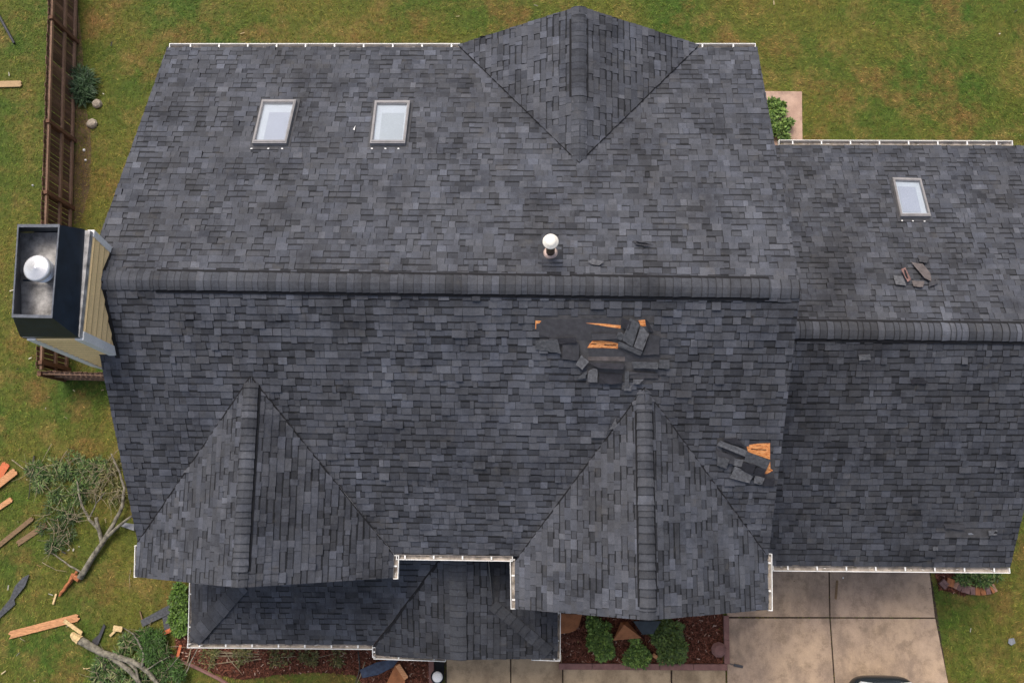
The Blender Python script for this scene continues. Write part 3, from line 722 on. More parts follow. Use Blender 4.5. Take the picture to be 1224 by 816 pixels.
flap(PL_F, [(888, 552, .07), (904, 555.5, .08), (899, 568, .04), (886, 561, .04)], M_SHBACK, 'left of the two black upturned shingle ends below the small opening')
flap(PL_F, [(905, 558, .07), (916.5, 561, .07), (912, 570, .04), (900.5, 567.5, .04)], M_SHBACK, 'right of the two black upturned shingle ends below the small opening')
flap(PL_F, [(878, 557, .03), (886, 560, .03), (900, 569, .03), (896, 577, .04), (872, 571, .04)], M_SHLITE, 'pale slipped shingle below the small opening, left of its black ends')
flap(PL_F, [(913, 571, .02), (926, 571, .02), (925, 581, .02), (912, 581, .02)], M_SHBACK, 'black square tab at the lowest right of the small opening')
flap(PL_F, [(876, 547, .03), (889, 549, .04), (887, 558, .04), (877, 556, .03)], M_SHLITE, 'small light tab beside the black shingle ends')
flap(PL_F, [(664, 404, .02), (688, 403, .05), (690, 410, .06), (668, 411, .03)], M_SHBACK, 'black curled strip between the long bare strip and the square dark shingle')
flap(PL_F, [(706, 398, .02), (736, 399, .06), (738, 405, .07), (708, 406, .03)], M_SHDARK, 'long dark felt curl just above the larger orange opening')
flap(PL_F, [(704, 433, .02), (747, 434, .03), (745, 441, .09), (716, 440, .07)], M_SHBACK, 'black rolled-back strip under the pale adhesive line')
flap(PL_F, [(755, 432, .02), (787, 433, .05), (786, 441, .07), (757, 440, .03)], M_SHMID, 'grey course piece hanging just above the right front gable peak')
flap(PL_F, [(716, 446, .01), (744, 447, .01), (743, 458, .04), (730, 459, .06), (716, 458, .02)], M_SHBACK, 'dark square hollow sheet between the pale upright tab and the vertical sliver')
flap(PL_F, [(757, 453, .02), (770, 453, .05), (764, 459, .05), (756, 459, .02)], M_SHLITE, 'small light chip touching the left of the right front gable peak')
flap(PL_F, [(770, 380, .02), (774, 392, .03), (781, 397, .08), (776, 386, .06)], M_SHBACK, 'thin black sliver right of the small orange square')
flap(PL_F, [(858, 545, .02), (872, 549, .06), (868, 560, .05), (857, 556, .02)], M_SHMID, 'grey slipped tab at the far left of the smaller damage')
flap(PL_F, [(903, 568, .03), (914, 571, .07), (911, 579, .05), (901, 577, .03)], M_SHLITE, 'light tab under the right black upturned end')
flap(PL_WR, [(1097, 305, .02), (1110, 307, .05), (1108, 314, .06), (1099, 313, .03)], M_SHDARK, 'dark lifted tab just above the brownish scrap')
flap(PL_WR, [(1090, 335, .01), (1105, 336, .03), (1103, 343, .04), (1092, 342, .02)], M_SHBROWN, 'brown stained tab just below the brownish triangular scrap')
flap(PL_WR, [(1068, 329, .01), (1079, 330, .03), (1083, 341, .03), (1071, 340, .02)], M_SHLITE, 'pale slipped tab left of the faded red scrap')
flap(PL_WF, [(1128, 626, .02), (1152, 626, .05), (1155, 633, .05), (1130, 632, .02)], M_SHDARK, 'dark lifted strip over the left of the garage front scar')
flap(PL_WF, [(1088, 453, .02), (1104, 452, .05), (1110, 458, .05), (1090, 459, .02)], M_SHBACK, 'small black gap of lifted shingle high on the garage front slope')
flap(PL_WF, [(1026, 424, .02), (1040, 423, .05), (1041, 430, .04), (1027, 431, .02)], M_SHLITE, 'pale lifted tab just below the garage ridge')
flap(PL_R, [(757, 287, .02), (763, 289, .07), (772, 290, .05), (781, 293, .02), (770, 294, .02), (760, 292, .02)], M_SHDARK, 'small curled shingle lifted on the rear slope near the vent pipe')
flap(PL_R, [(702, 313, .02), (709, 309, .05), (722, 313, .03), (716, 317, .02), (708, 316, .02)], M_SHLITE, 'small scuffed scrap just above the main ridge')
flap(PL_WR, [(1077, 322, .06), (1082, 319, .08), (1089, 334, .08), (1085, 337, .06)], M_RUST, 'faded red shingle scrap on the rear garage slope')
flap(PL_WR, [(1089, 313, .03), (1103, 315, .06), (1112, 326, .06), (1113, 336, .05), (1105, 332, .04)], M_SHBROWN, 'brownish triangular shingle scrap below the garage skylight')
flap(PL_WR, [(1112, 333, .03), (1120, 332, .06), (1121, 339, .03), (1110, 343, .02)], M_SHDARK, 'crumpled dark shingle fragment right of the brownish scrap')
flap(PL_WF, [(1181, 634, .02), (1192, 633, .02), (1192, 639, .02), (1182, 640, .02)], M_SHLITE, 'pale tab at the right end of the long scar on the garage front slope')
flap(PL_WF, [(1115, 653, .02), (1121, 653, .02), (1121, 658, .02), (1115, 658, .02)], M_SHLITE, 'tiny pale square tab low on the garage front slope')
flap(PL_R, [(425, 150, .015), (424, 156, .02), (422, 155, .015)], M_WHITE, 'tiny white sliver lying between the two rear skylights')
flap(PL_F, [(612, 697, .06), (618, 698, .07), (620, 704, .06), (614, 706, .06)], M_PVC, 'pale scrap caught at the gutter left of the right front gable')

# ------------------------------------------------------------------ ground
def sheet(name, poly_px, z, mat_, parent=None, th=None):
    pts = [P(x, y, z) for x, y in poly_px]; m = MB()
    if th: m.prism(pts, [p-np.array([0, 0, th]) for p in pts])
    else: m.face(pts)
    if m.f and not th:
        a = np.array(m.v); n = np.cross(a[1]-a[0], a[2]-a[1])
    return m.build(name, mat_, parent)
m = MB(); m.face([(-90, -90, 0), (90, -90, 0), (90, 90, 0), (-90, 90, 0)]); lawn = struct(m.build('lawn', M_LAWN))

SLAB = 0.045; SPX = []
def slab(name, poly, mat_):
    SPX.append([tuple(P(x, y, 0)[:2]) for x, y in poly])
    return struct(sheet(name, poly, SLAB, mat_, th=SLAB+0.1))
# driveway: a dark bed with separate slabs, joints left open
struct(sheet('driveway_bed', [(868, 610), (1101, 610), (1145, 890), (869, 890)], 0.012, M_JOINT))
for q in ([(869, 620), (989.2, 620), (991.2, 736.9), (869, 736.5)], [(991, 620), (1103, 620), (1117.5, 737.4), (992.8, 737.1)],
          [(869, 738.8), (991.3, 738.8), (1001, 880), (870, 880)], [(993, 738.8), (1118, 739.2), (1146, 880), (1003, 880)]):
    slab('driveway', q, M_DRIVE)
struct(sheet('walkway_bed', [(532, 785), (868, 790), (868, 900), (532, 900)], 0.013, M_JOINT))
for x0, x1 in ((534, 609.5), (611.3, 671.5), (673.5, 801.5), (803.7, 867)):
    slab('walkway', [(x0, 780 if x0 < 660 else 797), (x1, 780 if x0 < 660 else 797), (x1+1, 880), (x0, 880)], M_WALK)
slab('patio', [(900, 109), (958.5, 109.5), (960, 230), (900, 230)], M_PATIO)
BEDS = []
def bed(poly, z=0.02):
    BEDS.append([tuple(P(x, y, 0)[:2]) for x, y in poly]); return struct(sheet('flower_bed', poly, z, M_MULCH))
bed([(668, 700), (864, 700), (864, 792), (668, 792)])
bed([(206, 742), (228, 735), (450, 745), (517, 760), (517, 880), (462, 880), (440, 826), (424, 806), (380, 803), (330, 806), (290, 812), (262, 806), (238, 795), (212, 785)])
bed([(1113, 665), (1190, 665), (1186, 706), (1150, 711), (1122, 704)])
struct(sheet('bare_soil', [(88, -30), (99, 60), (100, 120), (108, 150), (109, 180), (107, 225), (98, 262), (88, 270), (86, 100)], 0.006, simple('bare_soil', (0.1, 0.065, 0.035), 0.95, 0.4, 3)))

# edging ----------------------------------------------------------------
def edging(a, b, w, label, nblk):
    p, q = P(*a, 0), P(*b, 0); t = (q-p)/nblk; e = empty('bed_edging', p, label, 'edging')
    for i in range(nblk):
        m = MB(); m.beam(p+t*i+np.array([0, 0, .05]), p+t*(i+0.985)+np.array([0, 0, .05+random.uniform(-.004, .004)]), w, 0.13); m.build('edging_block', M_EDGE, e)
    return e
edging((668, 795), (869, 796), 0.14, 'dark red block edging along the walkway in front of the shrubs', 5)
edging((867, 735), (868, 792.5), 0.13, 'dark red block edging between mulch bed and driveway', 2)
edging((516, 788), (518, 880), 0.13, 'dark red edging upright beside the round white-topped lamp', 3)
p, q = P(214, 788, 0), P(262, 812, 0)
m = MB(); pts = [P(x, y, 0.03) for x, y in ((196, 778), (215, 789), (238, 799), (262, 811), (276, 820))]
m.tube(pts, [0.045]*5, 6); tag(m.build('stone_kerb', M_EDGE), 'low stone kerb curving round the lower left of the mulch bed', 'kerb')
e = empty('brick_border', P(1150, 700, 0), 'rusty brown brick border curving in front of the bush by the garage', 'edging')
arc = [(1124, 700), (1130, 694), (1139, 697), (1148, 702), (1158, 705), (1170, 706), (1182, 704), (1188, 701)]
for i in range(len(arc)-1):
    for h in (0, 1):
        a0, a1 = P(*arc[i], 0), P(*arc[i+1], 0); mid_ = a0+(a1-a0)*(h*0.5); en = a0+(a1-a0)*(h*0.5+0.45)
        m = MB(); m.beam(mid_+np.array([0, 0, .05]), en+np.array([0, 0, .05+random.random()*0.02]), 0.19, 0.1); m.build('border_brick', random.choice([M_TERRA, M_RUST, M_BRICK]), e)

# grass blades ------------------------------------------------------------
def in_any(X, Y, polys):
    r = np.zeros(len(X), bool)
    for poly in polys:
        c = np.zeros(len(X), bool); n = len(poly)
        for i in range(n):
            x1, y1 = poly[i]; x2, y2 = poly[(i+1) % n]
            if y1 == y2: continue
            c ^= ((y1 > Y) != (y2 > Y)) & (X < (x2-x1)*(Y-y1)/(y2-y1)+x1)
        r |= c
    return r
n = 420000
X = RNG.uniform(-17, 15, n); Y = RNG.uniform(-7, 17, n)
hx, hy = to_px(np.stack([X, Y, np.zeros(n)], 1))
keep = (hx > -50) & (hx < 1275) & (hy > -50) & (hy < 870)
keep &= ~((X > xl) & (X < xr) & (Y > ys) & (Y < yn)) & ~((X > xr) & (X < wf[0]-0.4) & (Y > wlf[1]+0.3) & (Y < wl[1]-0.3))
keep &= ~in_any(X, Y, SPX) & ~(in_any(X, Y, BEDS) & (RNG.random(n) < 0.97))
X, Y = X[keep], Y[keep]; n = len(X)
fx = np.sin(X*0.9+1.3*np.sin(Y*0.6))+np.cos(Y*1.1+X*0.35)        # the lie of the grass drifts
ang = fx*1.3+RNG.normal(0, 0.9, n); ln = RNG.uniform(0.04, 0.13, n); wd = RNG.uniform(0.004, 0.011, n); hh = RNG.uniform(0.015, 0.06, n)
V = np.zeros((n, 3, 3)); dx, dy = np.cos(ang), np.sin(ang)
V[:, 0] = np.stack([X-dy*wd, Y+dx*wd, np.full(n, 0.004)], 1); V[:, 1] = np.stack([X+dy*wd, Y-dx*wd, np.full(n, 0.004)], 1)
V[:, 2] = np.stack([X+dx*ln, Y+dy*ln, hh], 1)
def fast_mesh(name, V, cols, mat_, kind=None, parent=None):
    n, k = V.shape[:2]; me = bpy.data.meshes.new(name)
    me.vertices.add(n*k); me.vertices.foreach_set('co', V.astype(np.float32).ravel())
    me.loops.add(n*k); me.loops.foreach_set('vertex_index', np.arange(n*k, dtype=np.int32))
    me.polygons.add(n); me.polygons.foreach_set('loop_start', np.arange(0, n*k, k, dtype=np.int32)); me.update(calc_edges=True)
    at = me.attributes.new('tint', 'FLOAT_COLOR', 'FACE'); at.data.foreach_set('color', np.concatenate([cols, np.ones((n, 1))], 1).astype(np.float32).ravel())
    me.materials.append(mat_); o = bpy.data.objects.new(name, me); C.objects.link(o)
    if kind: o['kind'] = kind
    if parent is not None: o.parent = parent; o.matrix_parent_inverse = parent.matrix_world.inverted()
    return o
k = RNG.uniform(0.65, 1.45, n)[:, None]; strawy = (RNG.random(n) < 0.16)[:, None]
cols = k*np.where(strawy, np.array([[1.9, 1.6, 1.9]]), np.array([[1.0, 1.08, 1.0]])*(1+RNG.normal(0, 0.08, (n, 3))))
g_o = fast_mesh('grass', V, cols, M_BLADE, 'stuff'); g_o['label'] = 'patchy green and straw coloured lawn grass'; g_o['category'] = 'grass'
n = 900; X = RNG.uniform(-17, 15, n); Y = RNG.uniform(-7, 17, n); ok = ~((X > xl-0.4) & (X < wf[0]) & (Y > ys-1.2) & (Y < yn)) & ~in_any(X, Y, SPX) & (RNG.random(n) < np.where((X < -8) & (Y < 4), 1.0, 0.25)); X, Y = X[ok], Y[ok]; n = len(X)
ang = RNG.uniform(0, 6.28, n); L = RNG.uniform(0.012, 0.07, n); wq = RNG.uniform(0.006, 0.02, n); V = np.zeros((n, 4, 3))
for i, (sa, sb) in enumerate(((-1, -1), (1, -0.6), (1, 1), (-1, 0.5))): V[:, i] = np.stack([X+sa*L*np.cos(ang)-sb*wq*np.sin(ang), Y+sa*L*np.sin(ang)+sb*wq*np.cos(ang), np.full(n, 0.055)+sb*0.01], 1)
li = fast_mesh('lawn_litter', V, np.array([(0.4, 0.33, 0.2), (0.5, 0.47, 0.4), (0.25, 0.17, 0.08), (0.05, 0.05, 0.05)])[RNG.integers(0, 4, n)], M_CHIP, 'stuff'); li['label'] = 'scattered splinters and leaf scraps on the grass'; li['category'] = 'litter'
# mulch chips
pts = []
n = 70000; X = RNG.uniform(-9.5, 11.5, n); Y = RNG.uniform(-6.5, 15, n)
ok = in_any(X, Y, BEDS); X, Y = X[ok], Y[ok]; n2 = 9
X = np.repeat(X, n2)+RNG.normal(0, 0.1, len(X)*n2); Y = np.repeat(Y, n2)+RNG.normal(0, 0.1, len(Y)*n2)
ok = in_any(X, Y, BEDS); X, Y = X[ok], Y[ok]; n = len(X)
ang = RNG.uniform(0, 6.28, n); L = RNG.uniform(0.015, 0.05, n); w = RNG.uniform(0.005, 0.014, n); dx, dy = np.cos(ang)*L, np.sin(ang)*L; ex_, ey_ = -np.sin(ang)*w, np.cos(ang)*w
Z = RNG.uniform(0.024, 0.055, n); tz = RNG.normal(0, 0.008, n); V = np.zeros((n, 4, 3))
for i, (sa, sb) in enumerate(((-1, -1), (1, -1), (1, 1), (-1, 1))): V[:, i] = np.stack([X+sa*dx+sb*ex_, Y+sa*dy+sb*ey_, Z+sa*tz+sb*0.004], 1)
base_c = np.array([[0.12, 0.045, 0.028]]); k = RNG.uniform(0.25, 1.7, n)[:, None]; pale = (RNG.random(n) < 0.035)[:, None]
mu = fast_mesh('mulch_chips', V, np.where(pale, np.array([[0.4, 0.28, 0.22]]), base_c*k), M_CHIP, 'stuff'); mu['label'] = 'loose dark red bark chips covering the flower beds'; mu['category'] = 'mulch'

# ------------------------------------------------------------------ plants
def leaves(centres, radii, n, size, cols, flat=0.6, aspect=0.5, zmin=0.03):
    cs = np.array(centres); rs = np.array(radii); idx = RNG.integers(0, len(cs), n)
    v = RNG.normal(0, 1, (n, 3)); v /= np.linalg.norm(v, axis=1)[:, None]; r = RNG.uniform(0.3, 1.25, n)**0.7
    p = cs[idx]+v*rs[idx][:, None]*r[:, None]*np.array([1, 1, flat])
    p[:, 2] = np.maximum(p[:, 2], zmin)
    a = v+RNG.normal(0, 0.7, (n, 3)); a[:, 2] *= 0.35; a /= np.linalg.norm(a, axis=1)[:, None]
    up = np.array([0, 0, 1])+RNG.normal(0, 0.45, (n, 3)); b = np.cross(a, up); b /= np.linalg.norm(b, axis=1)[:, None]
    s = RNG.uniform(0.6, 1.3, n)[:, None]*size
    V = np.stack([p, p+a*s*0.5+b*s*aspect*0.5, p+a*s, p+a*s*0.5-b*s*aspect*0.5], 1)
    c = np.array(cols)[RNG.integers(0, len(cols), n)]*RNG.uniform(0.6, 1.4, n)[:, None]
    return V, c
GREEN = [(0.09, 0.16, 0.03), (0.16, 0.25, 0.05), (0.045, 0.09, 0.015)]
DARKG = [(0.025, 0.05, 0.014), (0.05, 0.1, 0.022), (0.09, 0.16, 0.035), (0.17, 0.2, 0.07)]
def blobs(px_list, zs):
    cs, rs = [], []
    for (x, y, r) in px_list:
        z = r*0.021*zs; p = P(x, y, z); k = 9
        cs.append(p); rs.append(r*0.021*0.65)
        for i in range(k):
            a = random.random()*6.28; cs.append(p+np.array([math.cos(a), math.sin(a), random.uniform(-.3, .35)])*r*0.021*random.uniform(0.5, 0.95)); rs.append(r*0.021*random.uniform(0.18, 0.42))
    return cs, rs
def shrub(name, px_list, n, size, cols, label, zs=0.9, aspect=0.5, stems=True, group=None, cat='shrub'):
    cs, rs = blobs(px_list, zs); c0 = np.mean(cs, 0); e = empty(name, (c0[0], c0[1], 0), label, cat, group)
    V, c = leaves(cs, rs, n, size, cols, 0.75, aspect); fast_mesh('foliage', V, c, M_LEAF, None, e)
    m = MB()
    for cc, r in list(zip(cs, rs))[:14]: m.tube([(cc[0]*0.3+c0[0]*0.7, cc[1]*0.3+c0[1]*0.7, 0), tuple(cc*0.6+c0*np.array([.4, .4, .2])), tuple(cc)], [0.014, 0.01, 0.004], 5)
    m.build('stems', M_TWIG, e); return e
shrub('shrub', [(926, 130, 11), (932, 146, 14), (933, 160, 13)], 3200, 0.09, GREEN, 'bright green shrub on the pink patio corner beside the main roof')
shrub('shrub', [(715, 750, 13), (716, 765, 12), (722, 779, 11)], 3600, 0.09, GREEN, 'leafy shrub nearest the porch roof in the front bed')
shrub('shrub', [(762, 772, 10), (754, 785, 10), (768, 786, 8)], 2200, 0.085, GREEN, 'smallest light green shrub, middle of the three in the front bed')
shrub('shrub', [(800, 760, 19), (803, 776, 16), (788, 757, 12)], 5200, 0.085, [(0.075, 0.12, 0.025), (0.1, 0.15, 0.03), (0.05, 0.085, 0.02)], 'largest round shrub, right of the three in the front bed')
shrub('shrub', [(1152, 684, 11), (1168, 686, 12), (1185, 684, 11)], 2600, 0.12, DARKG+[(0.06, 0.12, 0.02)], 'spiky green bush under the garage gutter', aspect=0.2, zs=0.6)
shrub('shrub', [(214, 705, 9), (214, 720, 10), (213, 737, 10), (214, 750, 8)], 4200, 0.085, [(0.08, 0.15, 0.02), (0.11, 0.19, 0.03), (0.05, 0.1, 0.015)], 'narrow fresh green hedge beside the left porch gutter')
shrub('shrub', [(98, 97, 13), (101, 110, 11)], 1500, 0.26, [(0.04, 0.08, 0.03), (0.03, 0.065, 0.025), (0.06, 0.1, 0.05)], 'strappy dark green plant growing against the wooden fence', aspect=0.09, zs=0.5, cat='plant')
shrub('shrub', [(250, 783, 11), (290, 785, 12), (335, 783, 13), (370, 784, 10), (405, 784, 10)], 1700, 0.1, [(0.1, 0.1, 0.03), (0.16, 0.14, 0.05), (0.07, 0.08, 0.02)], 'sparse olive foliage along the mulch bed below the porch gutter', zs=0.3, aspect=0.25)

# stones
for (x, y, r, lab) in ((116, 124, 7, 'grey garden stone just below the strappy plant'), (110, 148, 7.5, 'tan garden stone beside the fence, lower of two')):
    c0 = P(x, y, 0.05); m = MB(); ring = []
    for k in range(4):
        rr = r*0.021*(1, 1.02, 0.8, 0.35)[k]; ring.append([c0+np.array([math.cos(a)*rr*random.uniform(.85, 1.1), math.sin(a)*rr*0.9*random.uniform(.85, 1.1), (-0.04, 0.02, 0.07, 0.1)[k]]) for a in np.linspace(0, 6.28, 9)[:-1]])
    V = sum(ring, []); m.shape(V, [(k*8+i, k*8+(i+1) % 8, (k+1)*8+(i+1) % 8, (k+1)*8+i) for k in range(3) for i in range(8)]+[tuple(24+i for i in range(8))])
    tag(m.build('garden_stone', M_STONE), lab, 'stone', 'stones by the fence')

# ------------------------------------------------------------------ fence
FH = 1.4
def fence(pa, pb, label, side, posts, hh=FH):
    a, b = P(*pa, hh), P(*pb, hh); a[2] = b[2] = 0; t = b-a; L = np.linalg.norm(t); t /= L; s = np.array([t[1], -t[0], 0])*side
    e = empty('wooden_fence', a, label, 'fence'); k = np.array([0, 0, 1.0])
    m = MB(); u = 0
    while u < L-0.02:
        w = min(0.135, L-u); c = random.uniform(0.065, 0.13); col = (c*1.05, c*0.62, c*0.42)
        if random.random() < 0.15: col = (c*1.7, c*1.0, c*0.7)
        o = a+t*u+s*random.uniform(-0.008, 0.008); hz = hh+random.uniform(-0.02, 0.02)
        m.box(o, t*(w-0.022), s*0.018, k*hz, 0, col); u += w
    m.build('fence_boards', M_WOODT, e)
    for z in (hh-0.15, hh*0.45, 0.12):
        r = MB(); c = random.uniform(0.17, 0.22); r.box(a+s*0.02+k*(z-0.045), t*L, s*0.06, k*0.09, 0, (c*1.15, c*0.72, c*0.5)); r.build('rail', M_WOODT, e)
    for f in posts:
        r = MB(); r.box(a+t*(L*f-0.05)+s*0.022, t*0.1, s*0.1, k*(hh-0.04), 0, (0.14, 0.075, 0.048)); r.build('post', M_WOODT, e)
    return e
fence((59, -60), (43, 441), 'long brown board fence running down the left side behind the chimney', -1, (0.04, 0.172, 0.43, 0.6, 0.78, 0.985))
fence((44, 443), (128, 445), 'short weathered return fence below the chimney', 1, (0.02, 0.98), 1.25)
p = P(86, 455, 0)

# ------------------------------------------------------------------ debris on the lawn
def plank(a, b, w, label, mat_, z=0.06, th=0.035, name='broken_board', cat='board', group='broken boards on the lawn', jag=True, z2=None):
    p, q = P(*a, z), P(*b, z if z2 is None else z2); t = q-p; L = np.linalg.norm(t); t /= L; s = np.cross((0, 0, 1), t); s /= np.linalg.norm(s); n = np.cross(t, s)
    if jag: prof = [(0, -.5), (L*.96, -.5), (L, -.2), (L*.965, .05), (L*.99, .25), (L*.95, .5), (0.03*L, .5), (0, .2), (0.035*L, -.1)]
    else: prof = [(0, -.5), (L, -.5), (L, .5), (0, .5)]
    top = [p+t*x+s*y*w for x, y in prof]; m = MB(); m.prism(top, [x-n*th for x in top]); m.v = [tuple(np.array(v)-p) for v in m.v]
    o = m.build(name, mat_); o.location = p; return tag(o, label, cat, group)
plank((10, 759), (95, 737), 0.19, 'long orange board lying alone on the lower left lawn', M_ORANGE)
plank((-14, 588), (19, 562), 0.2, 'bright orange board end at the left edge above the pale splinter', M_ORANGE, 0.1)
plank((-12, 585), (8, 553), 0.22, 'reddish board under the bright orange one at the left edge', M_RED, 0.05)
plank((-10, 612), (14, 596), 0.14, 'pale pointed splinter of board at the left edge', M_ORANGE, 0.06)
plank((-12, 660), (40, 618), 0.12, 'grey-brown stake with a pale broken tip', M_OLDW, 0.07)
plank((20, 650), (56, 626), 0.14, 'dark weathered board below the leaf pile', M_OLDW, 0.04)
plank((-20, 101), (26, 100), 0.19, 'tan board with a white end at the upper left edge', M_TANW)
plank((192, 758), (221, 745), 0.1, 'short reddish splinter lying in the mulch corner', M_RED, 0.08)
plank((209, 796), (216, 770), 0.07, 'thin upright splinter of red wood beside the porch corner', M_RED, 0.1)
plank((131, 760), (139, 752), 0.06, 'small pale shaft under the pale hammer-like chip', M_HEART, 0.08)
plank((135, 750), (146, 752), 0.13, 'pale blocky wood chip above the broken trunk', M_HEART, 0.1)
plank((76, 741), (98, 757), 0.09, 'pale strip of bark leaning off the long orange board', M_HEART, 0.13)
plank((63, 722), (67, 709), 0.05, 'small curled yellow strip below the red torn wood', M_HEART, 0.06)
plank((171, 744), (167, 730), 0.03, 'tiny brown splinter left of the grey shingle strip', M_OLDW, 0.06)
plank((999, 716), (1001, 693), 0.05, 'thin rusty strip lying on the driveway', M_OLDW, 0.065, 0.015)
plank((780, 782), (797, 792), 0.09, 'orange wood scrap poking from the front bed onto its edging', M_ORANGE, 0.14)
def sheet_thing(name, px, z, mat_, label, cat, th=0.012, group=None):
    q = [P(x, y, z+random.uniform(-.008, .012)) for x, y in px]; c0 = sum(q)/len(q); m = MB()
    m.prism([v-c0 for v in q], [v-c0-np.array([0, 0, th]) for v in q]); o = m.build(name, mat_); o.location = c0; return tag(o, label, cat, group)
G2 = 'torn roofing lying on the ground'
sheet_thing('roofing_sheet', [(0, 738), (18, 722), (17, 716), (30, 700), (35, 686), (27, 690), (18, 700), (12, 715), (0, 730), (-10, 745), (-6, 752)], 0.06, M_SHMID, 'ragged dark sheet of roofing at the left edge of the lawn', 'roofing', group=G2)
sheet_thing('shingle_strip', [(168, 741), (170, 749), (203, 733), (203, 722)], 0.07, M_SHMID, 'flat grey shingle strip left of the green hedge', 'shingle', group=G2)
sheet_thing('shingle_strip', [(194, 738), (203, 731), (205, 756), (197, 756)], 0.05, M_SHMID, 'short grey shingle piece below the strip by the hedge', 'shingle', group=G2)
sheet_thing('roofing_sheet', [(430, 800), (450, 791), (478, 786), (470, 797), (452, 806), (433, 810)], 0.1, M_BLUET, 'blue-black crumpled sheet in the mulch under the porch corner', 'roofing', group=G2)
sheet_thing('shingle_strip', [(110, 765), (118, 758), (124, 745), (126, 748), (118, 768), (112, 780)], 0.05, M_SHDARK, 'dark slivers of shingle left of the broken trunk', 'shingle', group=G2)
sheet_thing('metal_scrap', [(146, 624), (160, 626), (160, 634), (143, 628)], 0.1, M_PVC, 'pale metal strip poking out under the left roof edge', 'scrap')
sheet_thing('metal_scrap', [(1206, 763), (1212, 762), (1214, 768), (1209, 771), (1205, 768)], 0.05, M_PVC, 'grey scrap lying on the right-hand lawn', 'scrap')
sheet_thing('plywood_scrap', [(462, 816), (472, 795), (475, 793), (484, 812), (484, 822), (462, 824)], 0.14, M_TERRA, 'brown board propped in the mulch beside the blue-black sheet', 'board', 0.05)
plank((475, 794), (486, 811), 0.12, 'narrow orange board edge leaning on the brown board', M_ORANGE, 0.2)
sheet_thing('terracotta_cover', [(669, 733), (696, 734), (692, 748), (688, 753), (680, 756), (670, 757)], 0.2, M_TERRA, 'rust coloured rounded board beside the porch gutter corner', 'board', 0.03)
# birdhouse-like roofed box seen from above (pyramid) and dark cover
m = MB(); c0 = P(745, 752, 0.45); r = 0.36
q = [P(733, 765, 0.3), P(767, 762, 0.3), P(750, 742, 0.3), P(742, 743, 0.3)]; ap = P(746, 746, 0.55)
for i in range(4): m.face([q[i], q[(i+1) % 4], ap])
m.face(q[::-1]); pb = empty('garden_box', (c0[0], c0[1], 0), 'brown pyramid-topped garden box between the shrubs', 'garden box')
m.build('box_lid', M_TERRA, pb)
m = MB(); cq = sum(q)/4; bq = [cq+(x-cq)*0.8 for x in q]; m.prism([x-np.array([0, 0, .004]) for x in bq], [(x[0], x[1], 0.03) for x in bq]); m.build('box_body', M_TERRA, pb)
m = MB(); a1 = P(752, 742, 0.5); dq = [P(757, 742, 0.75), P(790, 742, 0.75), P(781, 757, 0.7), P(768, 758, 0.7)]
m.prism(dq, [x-np.array([0, 0, .04]) for x in dq]); cv = sum(dq)/4
m2 = MB(); m2.lathe((cv[0], cv[1], 0.0), [(0.14, 0.0), (0.16, 0.64)], 12)
ev = empty('covered_planter', (cv[0], cv[1], 0), 'dark slate-topped planter under the peak of the right front gable', 'planter'); m.build('planter_lid', M_SLATE, ev); m2.build('planter_body', M_SLATE, ev)
# broken pot piece
m = MB(); c0 = P(858, 775, 0.05); m.lathe(c0, [(0.16, 0), (0.19, 0.12), (0.12, 0.2), (0.0, 0.22)], 9); o = tag(m.build('garden_stone', M_EDGE), 'dull reddish stone at the right end of the front bed', 'stone')
# lamp
c0 = P(525, 805, 0); e = empty('garden_lamp', c0, 'round white-topped black garden lamp beside the walkway', 'lamp')
m = MB(); m.box(c0+np.array([-.13, -.05, .0]), (0.26, 0, 0), (0, 0.42, 0), (0, 0, .06)); m.build('lamp_base', M_BLACK, e)
m = MB(); m.lathe(c0, [(0.05, 0.05), (0.05, 0.25), (0.15, 0.28), (0.17, 0.3), (0.17, 0.34)], 24); m.build('lamp_body', M_BLACK, e, True)
m = MB(); m.lathe(c0+np.array([0, 0, .341]), [(0.13, 0), (0.13, 0.015), (0.1, 0.035), (0, 0.045)], 24); m.build('lamp_lens', M_WHITE, e, True)
# tool on the driveway
m = MB(); m.beam(P(871, 792.5, 0.07), P(877, 794, 0.07), 0.015, 0.012); m.beam(P(877, 794, 0.07), P(888, 796.5, 0.07), 0.06, 0.03); tag(m.build('hand_tool', M_FLASH), 'small dark hand tool lying on the driveway by the bed corner', 'tool')
# dark pipe upper left
m = MB(); m.tube([P(-4, 14, 0.06), P(17, 52, 0.06)], [0.04, 0.035], 8); tag(m.build('dark_pole', M_FLASH), 'dark thin pole lying on the upper left lawn', 'pole')
# pebbles / flecks along the fence and lawn
for i, (x, y, r, lab) in enumerate(((101, 180, 1.8, 'brightest white pebble by the fence foot'), (103, 192, 1.5, 'small white pebble below the brightest one by the fence'), (40, 222, 1.2, 'white fleck on the grass left of the fence'), (1007, 690, 1.2, 'white fleck on the driveway just below the garage gutter'))):
    m = MB(); m.lathe(P(x, y, 0.0), [(r*.02, 0), (r*.024, 0.03), (r*.012, 0.06), (0, 0.065)], 7); tag(m.build('pebble', M_WHITE), lab, 'pebble', 'white pebbles')

